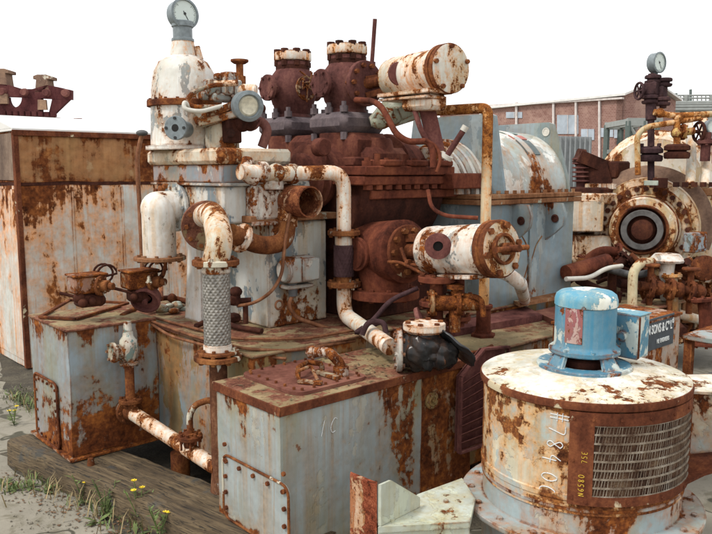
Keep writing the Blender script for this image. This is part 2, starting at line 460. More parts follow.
bg = wt.nodes.new('ShaderNodeBackground'); bg.inputs[1].default_value = .076
wo = wt.nodes.new('ShaderNodeOutputWorld')
wt.links.new(mx.outputs[2], bg.inputs[0]); wt.links.new(bg.outputs[0], wo.inputs[0])

sd = bpy.data.lights.new('sun', 'SUN'); sd.energy = 1.5; sd.angle = R(10); sd.color = (1, .96, .9)
so = bpy.data.objects.new('sun', sd); col.objects.link(so)
dirn = V((math.sin(SUN_AZ) * math.cos(SUN_EL), math.cos(SUN_AZ) * math.cos(SUN_EL), math.sin(SUN_EL)))
so.rotation_euler = dirn.to_track_quat('Z', 'Y').to_euler()

cd_ = bpy.data.cameras.new('camera'); cd_.sensor_width = 36; cd_.lens = FOC / 712 * 36; cd_.clip_end = 2000
cam = bpy.data.objects.new('camera', cd_); col.objects.link(cam)
cam.location = (0, 0, EYE); cam.rotation_euler = (math.pi / 2 - PITCH, 0, 0)
scene.camera = cam
vs = scene.view_settings
vs.view_transform = 'Standard'; vs.look = 'None'; vs.gamma = 1; vs.exposure = 0.62; vs.use_curve_mapping = False
scene.cycles.use_denoising = True; scene.cycles.max_bounces = 6

# ------------------------------------------------------------------ ground
def ground_mat():
    N = NT('concrete_yard'); co = N.coord(False)
    a = N.noise(co, .8, 8, .62); f = N.noise(co, 22, 6, .7); g = N.noise(co, 3.2, 8, .65, .6)
    c = N.ramp(a, [(.35, (.17, .155, .12)), (.65, (.29, .265, .21))])
    c = N.mix(N.math('MULTIPLY', N.mr(g, .53, .62), .75), c, (.13, .115, .075))
    c = N.mix(N.math('MULTIPLY', N.mr(f, .55, .7), .5), c, (.12, .11, .085))
    v = N.n('ShaderNodeTexVoronoi'); v.feature = 'DISTANCE_TO_EDGE'; v.inputs['Scale'].default_value = .55
    dv = N.n('ShaderNodeVectorMath'); dv.operation = 'ADD'
    nn = N.n('ShaderNodeTexNoise'); nn.inputs['Scale'].default_value = 2.5; N.l(co, nn.inputs['Vector'])
    N.l(co, dv.inputs[0]); N.l(nn.outputs[1], dv.inputs[1]); N.l(dv.outputs[0], v.inputs['Vector'])
    crk = N.mr(v.outputs['Distance'], .006, .016)
    c = N.mix(crk, (.06, .055, .035), c)
    N.set(N.b.inputs['Base Color'], c); N.b.inputs['Roughness'].default_value = .92
    N.l(N.bump(N.math('ADD', N.math('MULTIPLY', f, .5), N.math('ADD', g, crk)), .012, .6), N.b.inputs['Normal'])
    return N.mat
M['concrete'] = ground_mat()
def soil_mat():
    N = NT('oily_soil'); co = N.coord(False)
    a = N.noise(co, 3, 9, .68); f = N.noise(co, 40, 5, .7)
    c = N.ramp(N.math('ADD', N.math('MULTIPLY', a, .6), N.math('MULTIPLY', f, .4)), [(.36, (.022, .018, .013)), (.52, (.075, .062, .04)), (.68, (.17, .15, .10))])
    N.set(N.b.inputs['Base Color'], c); N.b.inputs['Roughness'].default_value = .95
    N.l(N.bump(N.math('ADD', a, f), .03, .8), N.b.inputs['Normal'])
    return N.mat
M['soil'] = soil_mat()
b = MB()
g = 500.0
b.add([(-g, -g, 0), (g, -g, 0), (g, g, 0), (-g, g, 0)], [[0, 1, 2, 3]])
b.solo('ground', M['concrete'], 'pale cracked concrete yard', 'ground', (0, 0, 0), kind='structure')
def soil_patch(pts, z, label, lumps=.012):
    out = []
    pts = [V((p[0], p[1], z)) for p in pts]
    for i, p in enumerate(pts):
        q = pts[(i + 1) % len(pts)]
        n = max(2, int((q - p).length / .12))
        for k in range(n):
            r = p.lerp(q, k / n)
            out.append(r + V((random.uniform(-.06, .06), random.uniform(-.06, .06), 0)))
    mb = MB(); mb.add(out, [list(range(len(out)))])
    mb.solo('soil', M['soil'], label, 'soil', out[0], kind='structure')
soil_patch([px(0, 452, z=0), px(22, 470, z=0), px(52, 486, z=0), px(88, 497, z=0), px(110, 520, z=0), px(150, 560, z=0), (2.6, 2.9, 0), (8.2, 2.4, 0), (8.2, 6.6, 0), (2.4, 6.6, 0), (1.95, 6.3, 0)], .004, 'dark oily soil and litter around the old sleeper')
soil_patch([px(0, 378, z=0), px(14, 395, z=0), px(30, 408, z=0), px(60, 400, z=0), (4.5, 7.3, 0), (4.5, 10.5, 0), px(0, 345, z=0)], .005, 'brown soil along the foot of the rusty shed')

# ------------------------------------------------------------------ timber sleeper
def wood_mat():
    N = NT('old_timber'); co = N.coord(False)
    gr = N.noise(N.scaled(co, (24, .4, 24)), 1.6, 9, .68, .12); a = N.noise(co, 3.5, 7, .6); f = N.noise(N.scaled(co, (60, 3, 60)), 2, 4, .6)
    c = N.ramp(N.math('ADD', N.math('MULTIPLY', gr, .65), N.math('MULTIPLY', a, .35)), [(.34, (.030, .020, .011)), (.5, (.098, .067, .034)), (.66, (.20, .145, .080))])
    c = N.mix(N.mr(a, .58, .66), c, (.06, .055, .045))
    cr_ = N.mr(f, .36, .42)
    N.set(N.b.inputs['Base Color'], N.mix(cr_, (.03, .024, .016), c)); N.b.inputs['Roughness'].default_value = .9
    N.l(N.bump(N.math('ADD', gr, cr_), .012, .9), N.b.inputs['Normal'])
    return N.mat
M['wood'] = wood_mat()
p0, p1 = px(6, 441, z=.2), px(216, 531, z=.2)
dd = (p1 - p0).normalized(); nn_ = V((dd.y, -dd.x, 0)) * -1
if nn_.x < 0: nn_ = -nn_
b = MB(); L = (p1 - p0).length + .55
n = 40; prof = [(0, 0), (0, .17), (.015, .195), (.04, .2), (.20, .2), (.215, .185), (.23, .2), (.42, .2), (.445, .18), (.45, 0)]
vs_, fs_ = [], []
for i in range(n + 1):
    for k, (s, z) in enumerate(prof):
        j = .008 if 0 < k < len(prof) - 1 else 0
        vs_.append(V((-s + random.uniform(-j, j) + .012 * math.sin(i * .7), i / n * L, z + random.uniform(-j, j) * .7)))
m = len(prof)
for i in range(n):
    for k in range(m - 1):
        fs_.append([i * m + k, (i + 1) * m + k, (i + 1) * m + k + 1, i * m + k + 1])
fs_.append(list(range(m))); fs_.append([n * m + k for k in range(m)][::-1])
b.add(vs_, fs_)
tb = b.solo('timber_beam', M['wood'], 'thick weathered wooden sleeper lying under the grey cabinet beside the weeds', 'timber', (0, 0, 0))
tb.location = world(V((p0.x, p0.y, .004)))
tb.rotation_euler = (0, 0, ANG + math.atan2(dd.y, dd.x) - math.pi / 2)

# ------------------------------------------------------------------ bedplate
DK, SH = 1.13, 1.03
bp = thing('bedplate', (4.5, 4.5, 0), 'long steel bedplate with dirty ochre deck under the tower and turbine', 'bedplate')
b = MB(); b.dent((2.62, 3.90, .2), (7.3, 6.15, DK - .02), .008, .1)
b.mm((3.95, 3.24, .2), (7.3, 3.90, SH - .02), .012)
for u in (3.2, 4.4, 5.6, 6.8): b.mm((u, 3.4, 0), (u + .3, 6.0, .2))
b.build('base', M['bed'], bp)
b = MB(); b.mm((2.60, 3.88, DK - .02), (7.32, 6.17, DK), .006); b.build('deck', M['deck'], bp)
b = MB(); b.mm((3.94, 3.20, SH - .02), (7.32, 3.878, SH), .006); b.build('ledge', M['deck'], bp)
b = MB()
for pa in ([(2.585, 6.1, DK + .02), (2.58, 5.3, DK + .03), (2.59, 4.6, DK + .012), (2.63, 4.0, DK + .02), (2.9, 3.86, DK - .01), (3.5, 3.9, SH + .06)],
           [(2.66, 5.9, DK + .02), (2.70, 5.0, DK + .02), (2.74, 4.3, DK + .02), (3.1, 3.98, DK + .02), (3.7, 3.95, DK + .02)],
           [(2.60, 5.6, DK + .05), (2.56, 4.9, DK - .03), (2.60, 4.1, DK - .02), (2.84, 3.84, DK - .05)]):
    b.tube(pa, .011, .12)
b.build('conduit', M['copper'], bp)
# stiffener: big sloping plate under the rusty turbine
b = MB()
q = [px(352, 336, v=4.28), px(378, 304, v=4.28), px(432, 283, v=4.28), px(446, 290, v=4.28), px(446, 318, v=4.28), px(400, 340, v=4.28)]
b.prism(q, (0, .03, 0)); b.build('gusset', paint('gusset_moss', (.24, .25, .18), (.34, .32, .24), .42, .6, stain=(.14, .15, .05), sc=4, ua=.4), bp)

# ------------------------------------------------------------------ grey cabinet on the sleeper
cb = thing('oil_cabinet', (2.27, 5.6, .2), 'grey steel cabinet with a bolted door standing on the wooden sleeper', 'cabinet')
CU, CV0, CV1, CT = 1.93, 5.22, 5.99, 1.165
b = MB(); b.dent((CU, CV0, .235), (2.615, CV1, CT), .008); b.build('body', M['cabinet'], cb)
b = MB(); b.mm((CU - .035, CV0 - .035, .212), (2.6, CV1 + .035, .234), .004); b.build('skid_plate', paint('skid_plate', (.30, .29, .25), None, .5, .6, sc=5), cb)
b = MB(); b.mm((CU - .012, CV0 - .012, CT + .001), (2.614, CV1 + .012, CT + .02), .005); b.build('lid', M['deck'], cb)
c = px(50, 409, u=CU); hh = .50
dr = MB(); dr.two = True
dr.prism(roundrect((CU - .016, c.y + .02, c.z - .01), -W, Z, .46, hh, .05), (.014, 0, 0))
dr.mi = 1
for k in range(6):
    for s in (-1, 1): dr.bolts((CU - .016, c.y + .02 + s * .2, c.z - .01 - .2 + k * .08), -U, 0, 1, .011, .012)
for k in range(4):
    for s in (-1, 1): dr.bolts((CU - .016, c.y - .115 + k * .09, c.z - .01 + s * .22), -U, 0, 1, .011, .012)
door = dr.build('door', [M['cabinet'], M['rust']], cb)
b = MB(); rr = roundrect((CU - .02, c.y + .02, c.z - .01), -W, Z, .47, hh + .01, .05)
b.tube(rr + [rr[0]], .009); b.build('door_rim', M['rust'], door)

# rusty bars on the cabinet lid
b = MB(); z = CT + .035
fr = [px(40, 317, z=z), px(70, 300, z=z), px(128, 303, z=z), px(76, 319, z=z)]
for i in range(4): b.bar(fr[i], fr[(i + 1) % 4], .03, .02)
b.solo('angle_iron_frame', M['rust'], 'flat rusty bar frame lying loose on the grey cabinet lid', 'frame')

def small_pump(x0, y0, v, label, k=1.0, tint='grey'):
    """small square-bodied rusty pump with round end cover, clump of fittings below and a coil of tube on top"""
    p = px(x0, y0, v=v)
    t = thing('small_pump', p, label, 'pump', 'small rusty pumps by the cabinet')
    s = k
    b = MB(); b.box(p + V((0, 0, .17 * s)), (.24 * s, .17 * s, .13 * s), None, .012); b.box(p + V((0, 0, .242 * s)), (.26 * s, .19 * s, .016), None, .004)
    b.build('housing', paint('pump_' + tint, (.30, .28, .25), (.24, .15, .13), .52, .6, sc=7, ua=.5), t)
    b = MB(); a = V((.55, -.84, 0)).normalized(); q = p + V((.05, -.09, .16)) * s
    b.flange(q + a * .02, a, .075 * s, .025, 6, .009, .012); b.cyl(q, q + a * .09 * s, .045 * s, bev=.006); b.cyl(q + a * .09 * s, q + a * .13 * s, .028 * s, bev=.005)
    b.build('end_cover', M['rust_orange'], t)
    b = MB(); b.box(p + V((.0, .0, .05 * s)), (.17 * s, .15 * s, .10 * s), None, .02)
    for i in range(5): b.ball(p + V((random.uniform(-.1, .1), random.uniform(-.1, .05), random.uniform(.03, .08))) * s, random.uniform(.03, .05) * s, seg=10, rings=7)
    b.cyl(p + V((-.06, -.05, .07)) * s, p + V((-.20, .02, .12)) * s, .012 * s, seg=8)
    b.build('base', M['rust_dark'], t)
    b = MB(); cc = p + V((.16, -.02, .23)) * s
    pts = [cc + (U * math.cos(a_) + Z * math.sin(a_)) * .07 * s + W * (.012 * a_) for a_ in [i * .4 for i in range(28)]]
    b.tube([p + V((.06, 0, .2)) * s] + pts, .009 * s, seg=8); b.build('coil_tube', M['rust_dark'], t)
    return t
small_pump(88, 306, 5.45, 'small rusty square pump with a tube coil above the grey cabinet door', 1.0)
small_pump(140, 301, 5.35, 'small rusty square pump behind the dark round cap', 1.0)
# dark round cap leaning by the second pump
c = px(146, 299, v=5.3); ax = V((-.55, -.62, -.45)).normalized()
b = MB(); b.lathe(c, ax, [(0, -.05), (.10, -.05), (.11, -.042), (.115, .03), (.10, .035), (.095, .0), (0, -.005)], 28)
b.cyl(c + ax * -.005, c + ax * .05, .022)
b.solo('round_cap', M['plum'], 'dark red round metal cap tilted above the white valve', 'cap')

# ------------------------------------------------------------------ drain pipe in front of the bedplate
UD = 2.46
A1, B1 = px(131, 412, v=5.08), px(214, 466, u=UD)
top = px(134, 318, u=UD)
dp = thing('drain_pipe', A1, 'peeling white drain pipe with a small valve low in front of the bedplate', 'pipe')
b = MB(); b.tube([A1 + W * .04, A1, B1, B1 - W * .06], .052, 0, 18); b.build('main_pipe', M['white_rust'], dp)
b = MB(); b.cyl(px(180, 452, u=UD + .1) - Z * .22, px(180, 452, u=UD + .1), .07); b.build('pipe_foot', M['rust'], dp)
b = MB(); b.cyl(A1.lerp(B1, .93), B1 - W * .05, .062, bev=.006); b.cyl(A1.lerp(B1, .10), A1.lerp(B1, .15), .06, bev=.005); b.build('end_collar', M['rust'], dp) if False else None
b = MB(); b.flange(A1 + W * .03, W, .10, .03, 8, .012); b.cyl(A1 + W * .04, A1 + W * .16, .06); b.cyl(A1, A1 + Z * .09, .05); b.flange(A1 + Z * .09, Z, .085, .03, 6, .012)
b.ball(A1, .065); b.build('elbow', M['rust_orange'], dp)
vz = px(133, 350, v=5.08)
b = MB(); b.cyl(A1 + Z * .1, V((A1.x, A1.y, vz.z - .08)), .034); b.build('riser', M['rust'], dp)
P_ = V((A1.x, A1.y, vz.z))
b = MB(); b.flange(P_ - Z * .09, Z, .07, .025, 6, .01); b.lathe(P_ - Z * .09, Z, [(.04, 0), (.05, .03), (.068, .10), (.062, .17), (.04, .20), (.035, .24), (0, .24)], 20)
b.cyl(P_, P_ - U * .11 + W * .02, .05); b.flange(P_ - U * .11 + W * .02, U, .075, .03, 6, .01); b.cyl(P_ + Z * .13, P_ + Z * .22, .032, .028)
b.build('valve', paint('valve_white', (.62, .62, .56), (.10, .28, .30), .36, .5, sc=8, ua=.42), dp)
c = A1.lerp(B1, .74) + Z * .13
b = MB(); b.flange(c - Z * .03, Z, .085, .03, 8, .011, .02); b.cyl(c - Z * .10, c, .045); b.cyl(c, c + Z * .06, .022)
for k in range(6):
    a_ = k * math.pi / 3; b.cyl(c + V((math.cos(a_) * .07, math.sin(a_) * .07, -.11)), c + V((math.cos(a_) * .07, math.sin(a_) * .07, -.03)), .008, seg=8)
sv = b.build('branch_valve', M['rust'], dp)
b = MB(); b.tube([c + Z * .05, c + Z * .13 , c + V((.03, -.03, .20)), c + V((.10, -.10, .235)), c + V((.13, -.13, .20))], .022, .05); b.build('handle', M['rust_orange'], sv)

# ------------------------------------------------------------------ foreground oil tank
tk = thing('oil_tank', (3.0, 3.5, .15), 'big foreground grey oil tank with a rusty bolted hatch on top', 'tank')
TU, TV = 2.295, 3.165
b = MB(); b.dent((TU, TV, .12), (3.42, 3.82, SH - .018), .007); b.build('body', M['tank'], tk)
b = MB(); b.dent((3.422, TV + .002, .12), (3.93, 3.82, SH - .018), .007); b.build('rusted_end', M['tank_side'], tk)
b = MB(); b.mm((TU - .008, TV - .008, SH - .016), (3.93, 3.86, SH), .005); b.build('top_plate', M['deck'], tk)
b = MB(); b.mm((TU - .012, TV - .012, SH - .05), (TU - .002, 3.84, SH + .004), .003); b.mm((TU - .012, TV - .012, SH - .05), (3.93, TV - .002, SH + .004), .003); b.build('top_edge', M['frame_rust'], tk)
hq = MB(); hc = V((2.76, 3.55, SH)); hq.two = True
hq.prism(roundrect(hc + Z * .001, U, W, .56, .60, .07), (0, 0, .02)); hq.mi = 1
for k in range(6):
    for s in (-1, 1):
        hq.bolts(hc + V((-.22 + k * .088, s * .265, .02)), Z, 0, 1, .009, .016); hq.bolts(hc + V((s * .245, -.22 + k * .088, .02)), Z, 0, 1, .009, .016)
hatch = hq.build('hatch', [M['hatch'], M['rust']], tk)
b = MB(); a0 = px(298, 377, z=SH + .03); a1 = px(322, 372, z=SH + .03)
b.tube([a0, a0 + Z * .06, px(308, 362, z=SH + .08), a1 + Z * .05, a1], .016, .03)
b.tube([px(300, 381, z=SH + .03), px(296, 372, z=SH + .08), px(311, 366, z=SH + .09), px(318, 381, z=SH + .03)], .011, .02)
b.bar(px(298, 381, z=SH + .035), px(322, 383, z=SH + .035), .04, .02); b.bar(px(316, 371, z=SH + .035), px(338, 378, z=SH + .035), .05, .022)
b.build('latch', paint('latch_flake', (.42, .40, .30), (.28, .12, .06), .5, .5, sc=14, ua=.4), hatch)
b = MB(); e0 = px(341, 374, z=SH + .03)
e = [e0, e0 + V((0, 0, .06)), px(330, 352, v=e0.y + .02), px(315, 352, v=e0.y + .12)]
b.tube(e, .032, .07, 16); b.cyl(e0 - Z * .01, e0 + Z * .05, .05, seg=6); b.cyl(e[3], e[3] + (e[3] - e[2]).normalized() * .045, .042, seg=6)
b.build('breather_elbow', paint('elbow_flake', (.50, .50, .46), None, .5, .6, sc=9), hatch)
# bolted cover low on the left face, port on the right face
c0, c1 = px(226, 462, u=TU), px(291, 505, u=TU)
cw = c0.y - c1.y; cz0 = .22; cz1 = .5 * (c0.z + px(290, 492, u=TU).z) + .045
dc = MB(); dc.two = True; cy = (c0.y + c1.y) / 2
dc.prism(roundrect((TU - .018, cy, (cz0 + cz1) / 2), -W, Z, cw, cz1 - cz0, .06), (.016, 0, 0)); dc.mi = 1
for k in range(5):
    dc.bolts((TU - .018, cy - cw / 2 + .04 + k * (cw - .08) / 4, cz1 - .035), -U, 0, 1, .013, .016)
    for s in (-1, 1): dc.bolts((TU - .018, cy + s * (cw / 2 - .03), cz0 + .06 + k * .1), -U, 0, 1, .013, .016)
door2 = dc.build('access_cover', [M['tank'], M['rust']], tk)
b = MB(); rr = roundrect((TU - .02, cy, (cz0 + cz1) / 2), -W, Z, cw + .008, cz1 - cz0 + .008, .06); b.tube(rr + [rr[0]], .008, seg=8)
b.build('cover_rim', M['rust_orange'], door2)
c = px(431, 400, v=TV)
b = MB(); b.two = True; b.flange(c - W * .008, -W, .058, .018, 6, .006, .008, False); b.ring(c - W * .012, -W, .038, .026, .012); b.cyl(c - W * .01, c - W * .04, .012)
b.build('port_cover', [M['bed'], M['grey']], tk)
# chalk marks 1C on the tank side
def strokes(mb, chars, put, s, r):
    x = 0
    for ch in chars:
        for st in GLY.get(ch, []):
            mb.tube([put((x + q[0] * .6) * s, q[1] * s) for q in st], r, s * .3, 5, 4)
        x += .85 if ch != ' ' else .7
    return mb
GLY = {'1': [[(.3, 0), (.55, 1)]], 'C': [[(.95, .85), (.6, 1), (.2, .7), (.1, .3), (.4, 0), (.8, .1)]],
       '#': [[(.3, -.05), (.4, 1.05)], [(.65, -.05), (.75, 1.05)], [(.1, .35), (.95, .4)], [(.1, .65), (.95, .7)]],
       '7': [[(.05, .95), (.9, 1), (.6, .5), (.35, 0)]],
       '8': [[(.8, .85), (.5, 1), (.15, .8), (.4, .52), (.85, .25), (.5, 0), (.12, .2), (.55, .55), (.8, .85)]],
       '4': [[(.65, 1), (.1, .4), (.95, .4)], [(.7, .75), (.62, -.1)]],
       '0': [[(.75, .9), (.45, 1), (.1, .6), (.15, .15), (.5, 0), (.9, .35), (.85, .75), (.6, .95)]],
       '6': [[(.8, 1), (.3, .75), (.1, .3), (.45, 0), (.85, .25), (.6, .5), (.15, .35)]],
       '5': [[(.85, 1), (.25, 1), (.2, .55), (.65, .6), (.85, .3), (.5, 0), (.1, .1)]],
       'N': [[(.1, 0), (.15, 1), (.8, 0), (.85, 1)]], 'E': [[(.85, 1), (.2, .95), (.15, 0), (.8, .03)], [(.18, .5), (.65, .52)]],
       'H': [[(.1, 0), (.15, 1)], [(.8, 0), (.85, 1)], [(.12, .5), (.82, .52)]]}
o = px(319, 437, v=TV)
strokes(MB(), '1C', lambda x, y: V((o.x + x + y * .12, TV - .0015, o.z + y)), .09, .0022).build('chalk_lettering', M['chalk'], tk)
# loose bent louvre at the far end of the tank
lv = MB(); LV = 3.10
q = [px(461, 377, v=LV), px(484, 349, v=LV), px(486, 445, v=LV), px(459, 453, v=LV)]
fr_ = [q[0], q[1], q[1] + U * .28 - Z * .03, q[2] + U * .28, q[3]]
for i in range(5): lv.bar(fr_[i], fr_[(i + 1) % 5], .02, .03, W)
for k in range(1, 9):
    t = k / 9
    a_, c_ = q[0].lerp(q[3], t), (q[1] + U * .28).lerp(q[2] + U * .28, t)
    lv.bar(a_ + V((0, .0, 0)), c_ + V((0, 0, -.0)), .006, .05, V((0, -.7, .7)))
lv.prism([p + W * .035 for p in fr_], W * .006)
lv.build('louvre', M['plum'], tk)
# ------------------------------------------------------------------ fan unit
FC = V((3.405, 2.005, 0)); FR = .512
fan = thing('cooling_fan', FC, 'large round peeling fan drum with a blue electric motor on top', 'fan')
FZ = .112
fan.location.z += FZ
def fp(a, r, z): return V((FC.x + r * math.cos(R(a)), FC.y + r * math.sin(R(a)), z))
b = MB(); b.lathe(FC, Z, [(FR, .60), (FR, .66), (FR + .006, .665), (FR + .006, .69), (FR, .695), (FR, 1.12), (.2, 1.13)], 72); b.build('drum', M['fan'], fan)
b = MB(); b.lathe(FC, Z, [(.165, 1.10), (.165, 1.192), (.25, 1.186), (.4, 1.168), (.515, 1.152), (.528, 1.143)], 72); b.build('top_plate', M['fan_top'], fan)
b = MB(); b.lathe(FC, Z, [(.515, 1.150), (.5285, 1.1435), (.532, 1.128), (.529, 1.108), (.512, 1.100)], 72); b.build('rim', M['frame_rust'], fan)
b = MB(); b.lathe(FC, Z, [(0, 1.13), (.07, 1.13), (.07, 1.2), (.05, 1.21), (.05, 1.25), (0, 1.25)], 24); b.lathe(FC, Z, [(0, 1.19), (.11, 1.19), (.115, 1.2), (.115, 1.225), (.10, 1.235), (0, 1.235)], 24); b.build('coupling', M['rust_dark'], fan)
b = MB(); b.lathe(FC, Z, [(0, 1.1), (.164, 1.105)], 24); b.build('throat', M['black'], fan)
b = MB(); b.lathe(FC, Z, [(.505, -.12), (.505, .61), (.515, .615), (.515, .63), (.505, .635)], 64)
b.lathe(FC, Z, [(.5, .49), (.615, .485), (.62, .48), (.62, .462), (.615, .456), (.5, .455)], 64); b.bolts(FC + Z * .485, Z, .565, 18, .016, .014)
b.build('base_ring', M['fan_low'], fan)
# grille: curved rusty frame and expanded metal
def arcbox(mb, a0, a1, z0, z1, r0, r1, n=14):
    vs, fs = [], []
    for i in range(n + 1):
        a = a0 + (a1 - a0) * i / n
        vs += [fp(a, r0, z0), fp(a, r1, z0), fp(a, r1, z1), fp(a, r0, z1)]
    for i in range(n):
        for k in range(4): fs.append([i * 4 + k, i * 4 + (k + 1) % 4, (i + 1) * 4 + (k + 1) % 4, (i + 1) * 4 + k])
    fs += [[0, 1, 2, 3], [n * 4 + 3, n * 4 + 2, n * 4 + 1, n * 4]]
    mb.add(vs, fs)
GA0, GA1, GZ0, GZ1 = 205, 297, .655, 1.10
b = MB()
arcbox(b, GA0, GA1, 1.04, GZ1, FR + .002, FR + .016, 24); arcbox(b, GA0, GA1, GZ0, .70, FR + .002, FR + .016, 24)
arcbox(b, GA0, 217, .70, 1.04, FR + .002, FR + .016, 5); arcbox(b, 291, GA1, .70, 1.04, FR + .002, FR + .016, 4)
for a, z in ((207, .69), (207, .87), (207, 1.07), (216, 1.07), (230, 1.07), (246, 1.07), (262, 1.07), (278, 1.07), (214, .675), (235, .675), (256, .675), (277, .675)):
    b.bolts(fp(a, FR + .016, z), fp(a, 1, 0) - fp(a, 0, 0), 0, 1, .008, .006)
gf = b.build('grille_frame', M['frame_rust'], fan)
b = MB(); arcbox(b, 216.5, 291.5, .698, 1.042, FR + .001, FR + .004, 24); b.build('grille_backing', rusty('grille_core', (.03, .018, .014), (.085, .045, .028), (.21, .14, .085), 9), gf)
b = MB(); rows = 8
for i in range(rows + 1):
    z = .70 + .34 * i / rows
    arcbox(b, 217, 291, z - .0045, z + .0035, FR + .008, FR + .014, 30)
for i in range(rows):
    z0, z1 = .70 + .34 * i / rows, .70 + .34 * (i + 1) / rows
    for k in range(46):
        if random.random() < .06: continue
        a = 217.4 + 73.0 * k / 46 + random.uniform(-.3, .3) + (.5 if i % 2 else 0)
        w_ = random.uniform(.13, .24); dz = random.uniform(.4, 1.1)
        b.add([fp(a - w_, FR + .0125, z0), fp(a + w_, FR + .0125, z0), fp(a + w_ + dz, FR + .0125, z1), fp(a - w_ + dz, FR + .0125, z1)], [[0, 1, 2, 3]])
b.build('grille_mesh', M['mesh_metal'], gf)
# chalked number down the drum, yellow marks on the frame
for tx, of in (('#784', 0), ('00', .30)): strokes(MB(), tx, lambda x, y: fp(195.5 + (y - .13 * (x + of)) / FR * 57.3, FR + .0025, 1.085 - x - of), .080, .0025).build('chalk_lettering', M['chalk'], fan)
strokes(MB(), 'N6580', lambda x, y: fp(213 - y / FR * 57.3, FR + .0175, .70 + x), .026, .0016).build('yellow_lettering', M['yellow_mark'], gf)
strokes(MB(), '75E', lambda x, y: fp(214 - y / FR * 57.3, FR + .0175, .86 + x), .024, .0013).build('yellow_lettering', M['yellow_mark'], gf)
# motor
mo = MB(); mc = FC - Z * .035
mo.lathe(mc, Z, [(0, 1.295), (.175, 1.295), (.18, 1.30), (.18, 1.318), (.172, 1.324), (.158, 1.335), (.154, 1.345), (.154, 1.54)], 48)
mo.bolts(mc + Z * 1.318, Z, .17, 8, .012, .012)
motor = mo.build('motor', M['motor'], fan)
b = MB(); b.lathe(mc, Z, [(.154, 1.541), (.158, 1.545), (.158, 1.575), (.15, 1.60), (.13, 1.615), (.08, 1.625), (0, 1.628)], 48); b.build('motor_cap', M['motor_top'], motor)
b = MB()
for a in (165, 210, 255, 300, 30, 75, 120):
    p_, q_ = fp(a, .165, 1.262), fp(a, .205, 1.195)
    t_ = V((-math.sin(R(a)), math.cos(R(a)), 0))
    if a in (165, 255, 345, 75, 120, 300, 30):
        if a in (300, 30, 120): continue
        f_ = fp(a, -.02, 0) - FC; b.add([p_ - t_ * .038, p_ + t_ * .038, q_ + t_ * .055, q_ - t_ * .055, p_ - t_ * .038 + f_, p_ + t_ * .038 + f_, q_ + t_ * .055 + f_, q_ - t_ * .055 + f_],
              [[0, 1, 2, 3], [7, 6, 5, 4], [0, 4, 5, 1], [1, 5, 6, 2], [2, 6, 7, 3], [3, 7, 4, 0]])
for a in (345,):
    p_, q_ = fp(a, .165, 1.262), fp(a, .205, 1.195); b.bar(p_, q_, .08, .02, fp(a, 1, 0) - FC)
b.lathe(FC, Z, [(.168, 1.192), (.168, 1.205), (.235, 1.203), (.24, 1.198), (.24, 1.184)], 48)
b.build('motor_stand', M['motor'], motor)
b = MB(); vs_, fs_ = [], []
for i in range(9):
    a = 172 + 34 * i / 8; vs_ += [fp(a, .157, 1.33), fp(a, .157, 1.525)]
for i in range(8): fs_.append([2 * i, 2 * i + 2, 2 * i + 3, 2 * i + 1])
n_ = len(vs_); vs_ += [v_ + (FC - V((v_.x, v_.y, 0))).normalized() * .003 for v_ in vs_]; fs_ += [[i + n_ for i in f][::-1] for f in fs_]
b.add(vs_, fs_); b.build('name_plate', M['red_plate'], motor)
c = px(629, 334, d=3.93) - Z * FZ
tbx = MB(); tbx.box(c, (.115, .165, .225), None, .006); tbx.box(c - U * .063, (.010, .172, .232), None, .003); tbx.cyl(c + V((-.02, .08, 0)), c + V((-.1, .22, 0)), .05)
tbx.cyl(c - U * .065, c - U * .085, .026, seg=20, bev=.004)
tb_ = tbx.build('terminal_box', M['motor'], motor)
b = MB(); b.box(c + Z * .118, (.122, .178, .008), None, .002); b.build('lid', M['motor_top'], tb_)
b = MB(); b.bar(c + V((-.059, -.084, -.11)), c + V((-.059, -.084, .11)), .014, .014, U); b.build('worn_edge', M['rust'], tb_)
# outlet duct on the right and side frame on the left
rt = V((.743, -.669, 0)); fw = V((.669, .743, 0))
def cp(r, f, z): return V((FC.x, FC.y, 0)) + rt * r + fw * f + Z * z
b = MB()
b.prism([cp(.47, -.08, 1.06), cp(.98, -.16, 1.06), cp(.98, .26, 1.06), cp(.44, .22, 1.06)], (0, 0, .012))
duct = b.build('outlet_duct', M['fan_top'], fan)
b = MB(); b.prism([cp(.485, -.06, .72), cp(.96, -.13, .80), cp(.96, -.13, 1.058), cp(.485, -.06, 1.058)], fw * .012); b.build('duct_side', M['fan_low'], duct)
b = MB(); b.prism([cp(.72, -.11, .72), cp(1.0, -.15, .82), cp(1.0, -.15, 1.03), cp(.86, -.13, 1.0)], fw * -.012); b.prism([cp(.3, -.42, .69), cp(.56, -.22, .69), cp(1.0, -.17, .80), cp(1.0, .0, .80), cp(.46, .0, .69)], (0, 0, -.014)); b.build('duct_flange', M['frame_rust'], duct)
zb = .52
zw = zb + FZ
a_, b_, c_, d_ = [q - Z * FZ for q in (px(378, 527, z=zw), px(470, 522, z=zw), px(462, 478, z=zw), px(418, 494, z=zw))]
b = MB(); b.prism([a_, b_, b_ + (c_ - b_) * .5 + rt * .05, c_, d_ , d_.lerp(a_, .5) - rt * .02], (0, 0, -.03)); kk = V((.006, .006, -.031)); b.prism([a_ + kk, b_ + kk, b_ + kk - Z * .3, a_ + kk - Z * .3], (.02, .02, 0))
for x, y in ((392, 521), (446, 502), (402, 508)): b.bolts(px(x, y, z=zw) - Z * FZ, Z, 0, 1, .014, .012)
fr_ = b.build('side_frame', M['mint'], fan)
b = MB(); g0, g1 = px(381, 526, z=zw + .002) - Z * FZ, px(420, 507, z=zw + .002) - Z * FZ
